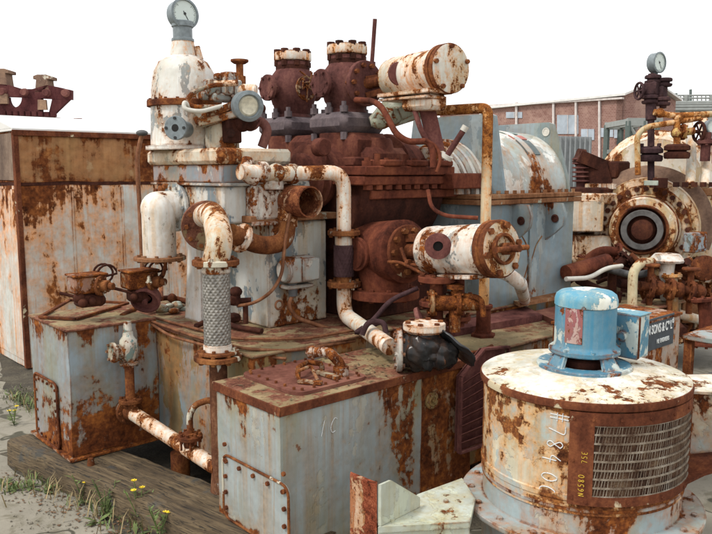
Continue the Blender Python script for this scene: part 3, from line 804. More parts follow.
top0 = g0 + Z * (.205); b.prism([g0, g1, g1 + Z * .05, g0.lerp(g1, .25) + Z * .205, top0], (-.008, .012, 0)); b.build('gusset', M['mint'], fr_)
e0 = px(350, 475, d=3.62) - Z * FZ; e1 = px(377, 486, d=3.50) - Z * FZ
b = MB(); b.prism([e0, e1, V((e1.x, e1.y, -.06)), V((e0.x, e0.y, -.06))], (.03, .03, 0)); b.bolts((e0 + e1) / 2 - Z * .15 - V((.002, .002, 0)), V((-.75, -.66, 0)), 0, 1, .016, .004)
b.build('end_post', M['post'], fan)
# ------------------------------------------------------------------ gauges
def gauge(name, c, face, r, label, down=None, pr=.04):
    """round dial gauge: case, pale dial with ticks and needle, bezel"""
    c = V(c); a = V(face).normalized()
    t = thing(name, c, label, 'gauge')
    b = MB(); b.lathe(c - a * .05, a, [(0, 0), (r * .9, 0), (r, .01), (r, .085), (r * 1.06, .088), (r * 1.06, .10), (r * .9, .104), (r * .9, .092)], 40)
    if down: b.cyl(c - Z * down, c - Z * r * .9, pr * .5, pr * .5, 14)
    b.build('case', M['gauge_case'], t)
    b = MB(); b.lathe(c - a * .05, a, [(0, .092), (r * .9, .092)], 40); dial = b.build('dial', M['gauge_face'], t)
    x, y, _ = frame(a); b = MB(); o = c + a * .0435
    for k in range(31):
        t_ = R(-225 + 270 * k / 30); d_ = x * math.cos(t_) + y * math.sin(t_)
        b.bar(o + d_ * r * (.68 if k % 5 == 0 else .76), o + d_ * r * .83, r * .022, .001, a, 0)
    b.build('scale', M['ink'], dial)
    b = MB(); d_ = x * math.cos(R(-60)) + y * math.sin(R(-60)); b.bar(o - d_ * r * .2, o + d_ * r * .7, r * .05, .002, a, 0); b.cyl(o, o + a * .004, r * .09, seg=16); b.build('needle', M['ink'], dial)
    return t

# ------------------------------------------------------------------ tower
VR = 4.5
sl = px(220, 148, v=VR)
tw = thing('pump_tower', (3.2, 5.0, DK), 'peeling white and blue grey machine tower with an overhanging square slab', 'machine tower')
S0, SV = sl.x, VR
b = MB(); b.mm((S0, SV, 2.355), (S0 + .63, SV + 1.12, 2.47), .025); b.build('slab', M['slab'], tw)
b = MB(); b.mm((S0 + .035, SV + .035, 2.222), (S0 + .60, SV + 1.08, 2.354), .008); b.build('upper_band', M['tower_blue'], tw)
b = MB(); b.mm((S0 + .02, SV + .02, 2.20), (S0 + .615, SV + 1.1, 2.221), .004); b.mm((S0 + .05, SV + .05, 1.93), (S0 + .6, SV + 1.06, 2.199), .012)
b.mm((S0 + .6, SV + .1, 1.93), (S0 + .95, SV + .8, 2.28), .012)
b.build('upper_body', M['tower'], tw)
b = MB(); b.mm((3.17, SV - .0, DK + .001), (3.74, SV + .75, 1.93), .012); b.build('pedestal', M['tower'], tw)
b = MB(); b.mm((2.98, SV - .06, 1.935), (3.82, SV + .9, 1.985), .006); b.build('rusty_ledge', M['band'], tw)
lg = px(212, 306, z=DK + .02)
b = MB(); c = V((3.0, 5.16, 0))
b.prism([c + V((-.09, -.12, DK)), c + V((-.09, .14, DK)), c + V((-.05, .10, 1.93)), c + V((-.05, -.08, 1.93))], (.16, 0, 0)); b.build('leg', M['white_clean'], tw)
b = MB(); b.two = True
for x, y, r_ in ((166, 189, .03), (172, 196, .026), (176, 203, .03), (161, 191, .02), (170, 186, .02)):
    q = px(x, y, u=S0 + .045); b.cyl(q, q - U * .06, r_, bev=.006)
b.build('boss', M['rust'], tw)

# left elbow on the tower
p = px(178, 207, u=S0 + .05)
e1 = thing('pipe_elbow', p, 'wide white pipe elbow with a free rusty flange at the left of the tower', 'pipe elbow')
ev = px(160, 258, u=S0 - .14)
b = MB(); b.tube([p + U * .02, V((ev.x, p.y, p.z)).lerp(V((ev.x, ev.y, p.z)), .5), V((ev.x, ev.y, p.z - .02)), ev], .125, .26, 24, 10); b.build('bend', M['white_clean'], e1)
b = MB(); b.flange(p - U * .02, U, .19, .03, 10, .014); b.build('wall_flange', M['tower'], e1)
b = MB(); b.flange(ev, Z, .195, .028, 10, .014); b.build('flange', M['band'], e1)
q = px(131, 262, d=6.6)
b = MB(); b.tube([ev - Z * .02 + U * .05, ev - Z * .12 + U * .03, px(150, 300, u=S0)], .014, .04); b.build('drain_tube', M['rust'], e1)

# second elbow and the braided hose
HU = 2.47
hb, = (px(218, 357, u=HU),)
ht = V((hb.x, hb.y, px(220, 263, u=HU).z))
dk = px(201, 217, u=S0 + .03)
e2 = thing('pipe_elbow', dk, 'white and rusty pipe elbow leading down from a round disc to the braided hose', 'pipe elbow')
b = MB(); b.tube([dk, px(214, 213, u=HU + .16), px(220, 240, u=HU + .02), ht], .085, .17, 22, 10); b.build('bend', M['white_rust'], e2)
da = (dk - V((hb.x, hb.y, dk.z))).normalized()
b = MB(); b.two = True; b.flange(px(207, 226, u=S0 + .0), V((da.x, da.y, .12)), .185, .035, 10, .016); b.build('disc_flange', [M['deck'], M['rust']], e2)
b = MB(); b.flange(ht + Z * .0, Z, .15, .035, 8, .016); b.build('flange', M['rust_orange'], e2)
# rust branch pipe to the right
q0, q1, q2, q3 = px(230, 233, v=4.33), px(262, 247, v=4.35), px(286, 242, v=4.38), px(287, 216, v=4.42)
b = MB(); b.tube([q0, q1, q2, q3], .066, .12, 18); b.build('branch', M['rust_orange'], e2)
b = MB(); b.flange(q0.lerp(q1, .35), q1 - q0, .105, .03, 6, .012); b.build('flange', M['white_rust'], e2)
b = MB(); b.cyl(q3 - Z * .08, q3 + Z * .06, .078); b.build('collar', M['white_rust'], e2)

hs = thing('braided_hose', hb, 'shiny braided steel hose hanging between two rusty flanges', 'hose')
def braid(p0, p1, r, rows, n, amp):
    mb = MB(); p0, p1 = V(p0), V(p1); x, y, a = frame(p1 - p0); L = (p1 - p0).length
    vs, fs = [], []
    for i in range(rows + 1):
        for k in range(n):
            t = 2 * math.pi * k / n; ph = i * .62
            rr = r + amp * max(math.sin(t * 18 + ph), math.sin(t * 18 - ph))
            vs.append(p0 + a * (L * i / rows) + (x * math.cos(t) + y * math.sin(t)) * rr)
    for i in range(rows):
        for k in range(n): fs.append([i * n + k, i * n + (k + 1) % n, (i + 1) * n + (k + 1) % n, (i + 1) * n + k])
    return mb.add(vs, fs)
M['braid'] = plain('braid', (.25, .235, .21), .48, .6, .5, 40)
braid(hb + Z * .05, ht - Z * .03, .084, 150, 108, .0032).build('braid', M['braid'], hs)
for z0, z1 in ((ht.z - .07, ht.z - .015), (hb.z + .02, hb.z + .09)): b = MB(); b.cyl(V((hb.x, hb.y, z0)), V((hb.x, hb.y, z1)), .092, bev=.006); b.build('ferrule', M['white_clean'], hs)
b = MB(); b.flange(hb, Z, .155, .032, 8, .016); b.flange(hb + Z * .036, Z, .135, .02, 8, .012); b.build('flange', M['rust_orange'], hs)
b = MB(); b.tube([hb - Z * .01, V((hb.x, hb.y, B1.z + .0)), V((hb.x - .02, hb.y, B1.z - .2))], .058, 0); b.build('stub_pipe', rusty('stub_pipe_rust', (.035, .015, .010), (.11, .045, .024), (.26, .13, .07), 5, other=(.50, .48, .42), oa=.26), hs)

# valve chest on the tower's right side with an open rusty stub
p = px(270, 203, v=VR - .02)
vb = thing('open_pipe_valve', p, 'grey cast valve with an open rusty pipe stub on the tower', 'valve')
b = MB(); b.box(p + W * .02, (.34, .14, .27), None, .03); b.cyl(p + V((.06, .0, -.12)), p + V((.06, 0, -.34)), .06); b.cyl(p + V((.0, -.02, .1)), p + V((0, -.02, .22)), .09); b.mm(p + V((-.19, -.06, -.16)), p + V((.19, -.03, -.13)), .004)
for k in range(4): b.bolts(p + V((-.13 + k * .085, -.055, .09)), -W, 0, 1, .012, .012)
b.build('housing', paint('valve_cast', (.42, .41, .37), (.60, .60, .55), .36, .5, sc=6, ua=.4, edge=.25), vb)
b = MB(); s0 = px(288, 201, v=VR - .04); b.lathe(s0, -W, [(.125, -.02), (.13, .0), (.12, .03), (.115, .27), (.104, .27), (.10, .02), (0, .0)], 32); b.build('stub', paint('stub_rust', (.62, .55, .42), None, .66, .9, sc=5, rm=(.14, .045, .022), rl=(.30, .12, .05)), vb)
# pipe line under the slab running to the small dark hose
LP = V((3.6, 4.24, 0)); LP = px(344, 300, v=4.24); LP.z = 0
zt_ = px(338, 172, v=4.24).z
pl = thing('pipe_line', V((LP.x, LP.y, DK)), 'peeling white pipe bending from the slab down to the check valve past a dark hose', 'pipe')
b = MB(); st_ = px(288, 174, v=VR - .1)
b.tube([px(240, 172, v=VR - .1), st_, V((LP.x, LP.y, zt_)), V((LP.x, LP.y, px(342, 232, v=4.24).z))], .056, .13, 18); b.build('upper_pipe', M['white_rust'], pl)
b = MB()
for q in (px(262, 172, v=VR - .1), px(292, 174, v=VR - .1)): b.lathe(q - U * .03, U, [(0, 0), (.07, 0), (.075, .01), (.075, .05), (.07, .06), (0, .06)], 20)
b.ball(px(276, 173, v=VR - .1), .07); b.tube([px(248, 160, v=VR - .05), px(244, 176, v=VR - .1), px(256, 180, v=VR - .1)], .045, .05); b.build('tee', paint('tee_peel', (.66, .65, .58), None, .46, .6, sc=9), pl)
zf, zg = px(342, 233, v=4.24).z, px(342, 284, v=4.24).z
b = MB(); b.flange(V((LP.x, LP.y, zf)), Z, .125, .035, 6, .014); b.build('flange', M['rust_orange'], pl); b = MB(); b.flange(V((LP.x, LP.y, zg)), Z, .13, .04, 6, .014); b.cyl(V((LP.x, LP.y, zg + .02)), V((LP.x, LP.y, zg + .07)), .06); b.build('flange', M['rust_orange'], pl)
b = MB(); b.cyl(V((LP.x, LP.y, zf - .1)), V((LP.x, LP.y, zf - .02)), .068, bev=.005); b.build('ferrule', M['white_rust'], pl)
braid(V((LP.x, LP.y, zg + .06)), V((LP.x, LP.y, zf - .09)), .077, 40, 108, .0025).build('rubber_hose', M['brown_dark'], pl)
ce = px(390, 347, z=SH + .12)
b = MB(); b.tube([V((LP.x, LP.y, zg)), V((LP.x, LP.y, SH + .18)), ce], .058, .16, 18); b.build('lower_pipe', M['white_rust'], pl)

# junction box, conduit
c = px(298, 269, v=VR - .09)
jb = thing('junction_box', c, 'small dented silver junction box on the white tower face', 'junction box')
b = MB(); b.box(c, (.27, .15, .20), None, .035, 2); b.cyl(c - U * .12 - W * .02, c - U * .16 - W * .02, .085, bev=.01); b.box(c + V((.06, -.08, .0)), (.16, .03, .17), None, .01); b.box(c + V((0, .02, -.13)), (.24, .12, .03), None, .006)
b.build('housing', M['grey'], jb)
b = MB(); b.cyl(c + V((-.05, 0, -.1)), c + V((-.05, 0, -.2)), .034); b.build('gland', M['grey_dark'], jb)
b = MB(); b.tube([c + V((-.05, 0, -.19)), px(288, 305, v=VR - .1), px(296, 318, v=VR - .12), px(330, 329, v=VR - .25), px(350, 336, v=4.2)], .016, .1); b.build('conduit', M['copper'], jb)
b = MB(); b.tube([px(291, 210, v=VR - .16), px(285, 240, v=VR - .2), px(282, 275, v=VR - .2), px(272, 292, v=VR - .2), px(255, 303, v=VR - .1), px(238, 306, v=VR + .1)], .0125, .1)
rc = px(279, 305, v=VR - .2); b.tube([rc + (U * math.cos(k * .5) + Z * math.sin(k * .5)) * .032 for k in range(14)], .008, seg=8)
cu = b.solo('curved_tube', M['copper'], 'thin bent copper tube with a small ring crossing the white tower face', 'tube')
c = px(236, 305, v=VR + .12)
b = MB(); b.cyl(c, c + Z * .13, .035, seg=14); b.cyl(c + Z * .03, c + V((.10, -.05, .03)), .022); b.ball(c + Z * .1, .05, (1, 1, .8), 9, 6); b.box(c + V((-.03, 0, .04)), (.09, .06, .07), None, .015); b.cyl(c + V((.05, -.05, -.14)), c + V((.05, -.05, .0)), .02)
b.solo('cable_gland', M['rust_dark'], 'dark clumped fitting beside the braided hose', 'fitting')

# ------------------------------------------------------------------ vessel on the tower
C = V((2.98, 5.33, 2.471))
ve = thing('oil_vessel', C, 'upright peeling white cylinder with a domed top standing on the slab', 'vessel')
b = MB(); b.lathe(C, Z, [(0, 0), (.31, 0), (.31, .03), (.27, .035), (.262, .33), (.262, .34), (.25, .50), (.235, .60), (.19, .68), (.12, .72), (.10, .73), (0, .73)], 48); b.build('shell', M['white'], ve)
b = MB(); b.lathe(C, Z, [(.255, .33), (.29, .335), (.29, .375), (.285, .38), (.255, .385)], 48); b.bolts(C + Z * .38, Z, .274, 18, .012, .012); b.build('belt', M['rust'], ve)
b = MB(); b.cyl(C + Z * .72, C + Z * .84, .105, .085, 28); b.cyl(C + Z * .80 + V((.08, -.06, 0)), C + Z * .70 + V((.1, -.08, 0)), .03); b.build('neck', M['white_rust'], ve)
b = MB(); b.cyl(C + Z * .84, C + Z * .98, .075, bev=.006); b.ring(C + Z * .945, Z, .085, .05, .045); b.ring(C + Z * .835, Z, .088, .05, .025); b.build('collar', M['gauge_case'], ve)
pp = px(176, 128, u=2.70)
b = MB(); b.two = True; b.flange(pp, -U - W * .7, .088, .03, 4, .012, .008, False); b.cyl(pp, pp + V((.15, .12, 0)), .06); b.build('port', [M['gauge_case'], M['ink']], ve)
b = MB(); fa = V((-1, -.7, 0)).normalized(); b.lathe(pp + fa * .0155, fa, [(0, 0), (.028, .0)], 16); b.build('bore', M['black'], ve)
b = MB(); q = px(162, 127, d=6.1); b.box(q, (.08, .06, .18), None, .01); b.bolts(q + V((-.04, 0, .03)), -U, 0, 1, .014, .03); b.build('bracket', M['white_rust'], ve)
gauge('pressure_gauge', V((C.x, C.y, px(191, 20, d=5.95).z)), (.0, -1, .05), .112, 'grey round pressure gauge topping the upright white vessel on the left tower', .13, .07)

# ------------------------------------------------------------------ governor gear beside the vessel
gd = 5.55
gv = thing('governor_gear', px(225, 140, d=gd), 'cluster of grey valve gear with white hoses and round dial housing beside the vessel', 'valve gear')
b = MB(); q = px(222, 130, d=gd + .1); b.cyl(V((q.x, q.y, 2.472)), q + Z * .1, .13, .12, 24); b.bar(px(196, 122, d=gd), px(252, 98, d=gd), .16, .055); b.bar(px(200, 124, d=gd - .02), px(246, 112, d=gd - .05), .12, .05); b.box(px(210, 112, d=gd), (.14, .14, .10), None, .01)
b.build('casting', paint('gear_cast', (.52, .50, .41), (.33, .35, .32), .40, .6, sc=6, ua=.42, edge=.3), gv)
b = MB()
for x, y, s in ((214, 88, (.14, .10, .12)), (229, 84, (.11, .11, .17)), (206, 96, (.10, .08, .06)), (221, 98, (.16, .10, .06)), (236, 90, (.05, .11, .14)), (222, 77, (.12, .07, .05))): b.box(px(x, y, d=gd), s, None, .012)
for x, y in ((212, 82), (218, 92), (208, 90), (233, 96)): b.cyl(px(x, y, d=gd - .085), px(x, y, d=gd - .03), .014, seg=6)
b.build('valve_block', paint('gear_blue', (.30, .37, .40), (.52, .53, .49), .30, .5, sc=9, ua=.42, edge=.3), gv)
b = MB(); da = V((-.25, -.95, -.12)).normalized(); c = px(248, 106, d=gd - .15)
b.lathe(c + da * -.10, da, [(0, 0), (.09, 0), (.105, .02), (.108, .10), (.112, .105), (.112, .125), (.085, .135), (.075, .115)], 36); b.build('dial_housing', M['gauge_case'], gv)
b = MB(); b.lathe(c + da * .012, da, [(0, .008), (.05, .006), (.06, .012), (.077, .0)], 30); b.build('dial_cover', plain('cream_cover', (.55, .52, .40), .6, 0, .25, 30), gv)
b = MB(); b.tube([px(238, 83, d=gd - .12), px(212, 85, d=gd - .15), px(193, 92, d=gd - .17), px(186, 101, d=gd - .17), px(193, 107, d=gd - .17), px(222, 107, d=gd - .12)], .017, .1); b.build('grey_hose', M['grey'], gv)
b = MB(); b.tube([px(200, 116, d=gd - .1), px(184, 101, d=gd - .2), px(184, 109, d=gd - .22), px(200, 112, d=gd - .2), px(222, 106, d=gd - .12)], .016, .08); b.build('white_hose', M['tube_white'], gv)
b = MB(); b.cyl(px(238, 83, d=gd - .13), px(214, 84, d=gd - .13), .024); b.cyl(px(238, 91, d=gd), px(257, 92, d=gd), .055, bev=.01); b.build('sleeve', M['white_rust'], gv)
b = MB(); q = px(240, 84, d=gd + .1); b.cyl(q, q + Z * .16, .028); b.lathe(q + Z * .15, Z, [(0, 0), (.045, 0), (.068, .015), (.068, .03), (0, .035)], 20); b.cyl(q, q + Z * .06, .045, seg=6); b.build('spindle', M['rust'], gv)
b = MB(); b.box(px(231, 131, d=gd), (.12, .12, .18), None, .01); b.cyl(px(231, 133, d=gd - .1), px(231, 133, d=gd - .06), .03); b.ball(px(242, 122, d=gd), .075); b.ball(px(250, 124, d=gd), .055); b.cyl(px(240, 118, d=gd), px(262, 108, d=gd + .3), .035); b.build('dark_valve', M['rust_dark'], gv)
b = MB(); b.tube([px(244, 123, d=gd), px(262, 121, d=gd + .05), px(268, 130, d=gd + .05), px(262, 147, d=gd + .05)], .036, .09); b.tube([px(240, 128, d=gd), px(255, 130, d=gd), px(261, 120, d=gd)], .012, .05); b.build('return_bend', M['purple'], gv)

# ------------------------------------------------------------------ rusty turbine
VC = 4.75
tu = thing('steam_turbine', (4.4, VC, DK), 'big dark rusty turbine casing in the middle of the bedplate', 'turbine')
b = MB(); UA, UB = 3.80, 5.02
b.lathe((UA, VC, 2.27), U, [(0, 0), (.20, 0), (.235, .03), (.235, .72), (.36, .80), (.365, .84), (.27, 1.18), (.24, 1.22), (0, 1.22)], 40)
b.lathe((UA - .16, VC, 2.27), U, [(0, 0), (.15, 0), (.18, .02), (.18, .06), (.25, .08), (.25, .12), (.28, .13), (.28, .17)], 40)
b.ring((UA + .02, VC - .0, 2.27), U, .26, .2, .06)
b.build('upper_casing', M['maroon'], tu)
b = MB()
b.mm((UA - .02, VC - .66, 2.275), (UB - .22, VC + .66, 2.345), .008); b.mm((UA - .02, VC - .64, 2.20), (UB - .02, VC + .64, 2.268), .008); b.mm((UA + .1, VC - .60, 2.09), (UB - .1, VC + .60, 2.16), .008)
for k in range(3): b.mm((UA + .16 + k * .3, VC - .68, 2.345), (UA + .36 + k * .3, VC - .45, 2.395), .012)
b.mm((UB - .34, VC - .74, 2.16), (UB + .10, VC - .1, 2.29), .01)
for k in range(9):
    u_ = UA + .06 + k * .105
    b.cyl((u_, VC - .59, 2.34), (u_, VC - .59, 2.385), .042, seg=6); b.cyl((u_, VC - .59, 2.38), (u_, VC - .59, 2.41 + .03 * (k % 3 == 1)), .024, seg=10); b.cyl((u_, VC - .60, 2.2), (u_, VC - .60, 2.165), .038, seg=6)
b.build('joint_flange', M['rust_red'], tu)
b = MB(); b.lathe((UA + .05, VC, 2.20), U, [(0, 0), (.54, 0), (.58, .04), (.58, .9), (.5, 1.0), (0, 1.05)], 40, 180, 360); b.mm((UA + .1, VC - .5, DK), (UB - .1, VC + .5, 1.75), .01)
b.build('lower_casing', M['rust_dark'], tu)
vx = 4.2
B2, B1_ = px(347, 86, u=vx), px(293, 90, u=vx)
b = MB(); b.mm((vx - .21, B2.y - .30, 2.30), (vx + .25, B1_.y + .1, 2.618), .06); b.mm((vx - .24, B2.y - .36, 2.346), (vx + .30, B1_.y, 2.42), .012)
for q in (B1_, B2): b.lathe((q.x, q.y, 2.28), Z, [(0, 0), (.34, 0), (.27, .10), (.235, .2), (.235, .34), (0, .34)], 36)
b.mm((vx - .12, B2.y - .40, 2.30), (vx + .36, B2.y, 2.50), .05); b.cyl((vx + .12, B2.y - .22, 2.3), (vx + .12, B2.y - .22, 2.58), .2, .14, 28, .02)
for k in range(3): b.cyl((vx - .1 + .1 * k, B2.y - .27, 2.44), (vx - .1 + .1 * k, B2.y - .2, 2.44), .03)
bo = px(325, 147, v=B2.y - .34); b.cyl(bo, bo + W * .1, .07, bev=.01)
b.build('valve_chest', M['maroon'], tu)
def stop_valve(c, top, label, side):
    t = thing('stop_valve', c, label, 'valve', 'ball shaped stop valves on the turbine')
    b = MB(); zb = 2.622
    b.lathe((c.x, c.y, zb + .17), Z, [(.17, 0), (.15, .03), (.18, .10)], 32)
    b.lathe(c, Z, [(.14, -.20), (.19, -.13), (.214, -.04), (.214, .04), (.195, .12), (.15, .18), (.15, top - c.z - .12)], 36)
    b.cyl(c, c - U * .30, .085, .07); b.flange(c - U * .28, U, .115, .035, 6, .014)
    b.cyl(c, c + U * .28, .085)
    b.build('body', M['purple'], t)
    b = MB(); b.mm((c.x - .25, c.y - .24, zb), (c.x + .25, c.y + .24, zb + .165), .05)
    for sx in (-1, 1):
        for sy in (-1, 0, 1):
            q = V((c.x + sx * .2, c.y + sy * .19, zb + .16)); b.cyl(q, q + Z * .05, .034, seg=6); b.cyl(q + Z * .05, q + Z * .085, .02, seg=8)
            b.cyl(q - Z * .16, q - Z * .22, .03, seg=6)
    b.build('base_flange', M['purple_grey'], t)
    b = MB(); b.two = True; T_ = V((c.x, c.y, top)); b.lathe(T_ - Z * .08, Z, [(.10, -.04), (.165, -.03), (.17, -.02), (.17, .035), (.165, .045), (.08, .045), (.08, .065), (0, .07)], 32)
    cap = b.build('bonnet', M['white_rust'], t)
    b = MB()
    for k in range(8):
        a_ = 2 * math.pi * (k + .5) / 8; q = T_ + V((math.cos(a_), math.sin(a_), 0)) * .14
        b.cyl(q - Z * .20, q - Z * .01, .018, seg=8); b.cyl(q - Z * .05, q - Z * .012, .034, seg=6); b.cyl(q - Z * .16, q - Z * .115, .032, seg=6)
    b.lathe(T_ - Z * .21, Z, [(.1, 0), (.155, .004), (.155, .06), (.1, .064)], 28)
    b.build('bonnet_studs', M['rust_dark'], cap)
    if side:
        b = MB(); b.two = True; b.cyl(c, c - W * .22, .16, .15); b.flange(c - W * .22, W, .185, .045, 10, .02, .03); b.build('side_flange', [M['purple'], M['rust']], t)
    else:
        b = MB(); b.cyl(c, c - W * .20, .12, .11); b.bolts(c - W * .20, -W, .085, 6, .014, .02)
        for k in range(9):
            s_ = c + V((random.uniform(-.04, .04), -.21, random.uniform(.0, .06))); b.tube([s_, s_ + V((random.uniform(-.07, .07), -.04, random.uniform(-.06, .06))), s_ + V((random.uniform(-.09, .1), -.02, random.uniform(-.18, .16)))], .007, .03, 6)
        b.build('frayed_wire', paint('wire_rag', (.42, .38, .26), (.25, .12, .05), .5, .5, sc=12), t)
    return t
stop_valve(B1_, px(293, 49, u=vx).z, 'rusty ball shaped stop valve with frayed wire, left of the two on the turbine', False)
stop_valve(B2, px(345, 42, u=vx).z, 'rusty ball shaped stop valve carrying the high white cylinder', True)
q = px(375, 60, u=vx + .25); b = MB(); b.cyl(px(372, 62, u=vx + .3), px(375, 19, u=vx + .3), .018); b.cyl(px(372, 62, u=vx + .3) - Z * .3, px(372, 62, u=vx + .3), .03)
b.solo('rod', M['purple'], 'thin upright rusty rod behind the stop valves', 'rod')

# upper servo cylinder
U0, U1 = px(394, 78, d=5.98), px(447, 69, d=5.45)
sv_ax = (U1 - U0).normalized(); L_ = (U1 - U0).length
us = thing('servo_cylinder', U0, 'high white rust-streaked cylinder with a bolted round end cover, held out from the stop valve', 'servo cylinder')
b = MB(); b.lathe(U0, sv_ax, [(0, -.04), (.12, -.04), (.15, -.02), (.152, .03), (.16, .05), (.16, L_ - .02), (0, L_ - .02)], 40); b.build('barrel', M['white_rust'], us)
b = MB(); b.lathe(U0, sv_ax, [(.1, L_ - .05), (.178, L_ - .05), (.182, L_ - .045), (.182, L_ - .01), (.174, L_ - .008), (.174, L_ + .004), (.182, L_ + .006), (.182, L_ + .04), (.177, L_ + .045)], 44)
b.bolts(U1 + sv_ax * .04, sv_ax, .158, 5, .018, .03, .3)
b.build('end_ring', M['rust'], us)
b = MB(); b.lathe(U0, sv_ax, [(0, L_ + .05), (.165, L_ + .05), (.178, L_ + .044)], 40); b.build('end_cover', M['white_rust'], us)
b = MB(); pc = px(398, 74, d=5.74); pa = V((-.35, -.93, .03)).normalized(); b.cyl(pc + pa * -.25, pc, .05); b.two = True; b.lathe(pc, pa, [(.04, 0), (.085, 0), (.09, .01), (.088, .03), (.03, .035), (.028, .0)], 28); b.build('port_flange', M['plum'], us)
b = MB(); b.lathe(pc + pa * .01, pa, [(0, 0), (.03, 0)], 16); b.build('bore', M['black'], us)
b = MB(); b.bar(px(389, 97, d=5.8), px(441, 91, d=5.4), .26, .03); b.bar(px(389, 101, d=5.8), px(436, 97, d=5.4), .22, .02); b.box(px(424, 103, d=5.55), (.22, .3, .12), None, .03)
b.build('saddle', M['white_rust'], us)
b = MB(); b.bar(B2 - W * .24 + Z * .03, U0 + Z * .02, .05, .05); b.bar(B2 - W * .24 - Z * .1, U0 - Z * .08, .05, .05); b.cyl(B2 - W * .2, U0, .05); b.build('yoke', M['rust'], us)
# support post, rod and lagging bag below it
b = MB(); b.bar(px(427, 108, d=5.6), px(437, 152, d=5.65), .10, .10); b.bar(px(427, 108, d=5.56), px(437, 152, d=5.6), .03, .12); b.tube([px(414, 108, d=5.55), px(420, 128, d=5.5), px(426, 140, d=5.55)], .02, .05)
b.solo('support_post', M['plum'], 'dark rusty post holding the white cylinder over the turbine cone', 'post')
b = MB(); l0, l1 = px(452, 148, d=5.5), px(463, 131, d=5.45); b.cyl(l0 - (l1 - l0) * .5, l1, .022); b.mi = 1; b.cyl(l1, px(466, 126, d=5.44), .026); b.lathe(l0 - (l1 - l0) * .6, l1 - l0, [(0, 0), (.05, 0), (.05, .03), (0, .03)], 12)
b.solo('lever', [M['purple'], M['tube_white']], 'short white tipped lever sticking up from the turbine end', 'lever')
b = MB(); bc = px(402, 112, d=5.95); vs_, fs_ = [], []
b.prism([px(369, 117, d=6.0), px(384, 100, d=6.0), px(402, 96, d=5.9), px(436, 104, d=5.75), px(420, 118, d=5.8), px(395, 126, d=5.9), px(372, 126, d=6.0)], (.12, .14, 0))
for k in range(16):
    t = random.random(); q = px(380 + 46 * t, 118 - 12 * t + random.uniform(-3, 5), d=5.9); b.ball(q, random.uniform(.05, .09), (1.2, 1, .8), 12, 8)
b.solo('lagging_bag', paint('lagging', (.36, .40, .33), (.50, .50, .42), .22, .5, stain=(.2, .19, .1), sc=5, ua=.4), 'grey green torn lagging bundle under the high white cylinder', 'lagging')
# pipes over the turbine
b = MB(); b.tube([px(356, 100, d=5.9), px(373, 101, d=5.7), px(382, 107, d=5.6), px(396, 134, d=5.5), px(408, 142, d=5.5), px(428, 141, d=5.5), px(433, 150, d=5.5), px(433, 168, d=5.5)], .024, .08)
b.solo('bent_pipe', M['rust_red'], 'dark red pipe bending over the turbine cone down to the joint flange', 'pipe')
b = MB(); b.tube([px(425, 140, d=5.48), px(437, 146, d=5.5), px(441, 160, d=5.5), px(436, 172, d=5.5)], .014, .07)
b.tube([px(428, 190, d=5.45), px(431, 208, d=5.4), px(445, 216, d=5.35), px(478, 218, d=5.3)], .015, .06)
b.solo('copper_line', M['rust_red'], 'thin red pipe looping under the turbine joint to the orange standpipe', 'pipe')

# lower rusty valve and white cylinder
S0_, S1_ = px(385, 252, d=5.75), px(497, 249, d=4.85)
lv_ = thing('turbine_valve', S0_, 'thick rust brown valve body bolted to the side of the turbine', 'valve')
ax = (S1_ - S0_).normalized(); side = Z
b = MB(); c = S0_
b.lathe(c, ax, [(0, -.2), (.215, -.2), (.24, -.17), (.24, .24), (.20, .26), (0, .26)], 40)
b.cyl(c - Z * .0 - U * .02, c - Z * .30, .215, .19, 36); b.flange(c - Z * .32, Z, .27, .07, 10, .02)
b.cyl(c, c + W * .5 + U * .1, .2); b.cyl(c - U * .05, c - U * .27 + W * .05, .12, .11); b.ring(c - U * .24 + W * .045, -U, .13, .05, .03)
b.build('casting', M['rust_red'], lv_)
b = MB(); b.two = True; b.flange(c + ax * .26, ax, .20, .05, 10, .024, .035); b.build('cover_flange', [M['frame_rust'], M['rust_orange']], lv_)
ls = thing('servo_cylinder', S1_, 'low white peeling cylinder with a rusty wheel-like end cover, level with the braided hose', 'servo cylinder')
L_ = (S1_ - S0_).length; l0 = .50
b = MB(); b.lathe(S0_, ax, [(0, l0), (.16, l0), (.175, l0 + .015), (.178, l0 + .10), (.165, l0 + .11), (.172, l0 + .14), (.172, L_ - .02), (0, L_ - .02)], 44); b.bar(S0_ + ax * (l0 + .2) - Z * .18, S1_ - ax * .1 - Z * .18, .24, .03); b.build('barrel', M['white'], ls)
b = MB(); b.bar(S0_ + ax * .26 + Z * .1, S0_ + ax * .54 + Z * .1, .07, .06); b.bar(S0_ + ax * .26 - Z * .1, S0_ + ax * .54 - Z * .1, .07, .06); b.cyl(S0_ + ax * .2, S0_ + ax * .54, .06); b.build('yoke', M['rust'], ls)
b = MB(); b.lathe(S0_, ax, [(.1, L_ - .05), (.186, L_ - .05), (.192, L_ - .045), (.192, L_ - .005), (.184, L_), (.184, L_ + .01), (.192, L_ + .012), (.192, L_ + .035), (.18, L_ + .045)], 44)
b.ring(S1_ + ax * .045, ax, .105, .085, .03); b.bolts(S1_ + ax * .045, ax, .16, 6, .024, .02, .2); b.build('end_ring', M['rust'], ls)
b = MB(); b.lathe(S0_, ax, [(0, L_ + .046), (.17, L_ + .046), (.181, L_ + .044)], 40); b.build('end_cover', M['white_rust'], ls)
b = MB(); q = S1_ + ax * .06; b.cyl(q, q + ax * .13, .024); b.cyl(q - W * .0 + U * .0, q + ax * .05, .045, seg=6); x_, y_, _ = frame(ax); b.cyl(q + ax * .07 - x_ * .15, q + ax * .07 + x_ * .15, .018); b.build('spindle_bar', M['rust'], ls)
pc = px(438, 246, d=4.98); pa = V((-.72, -.68, 0)).normalized()
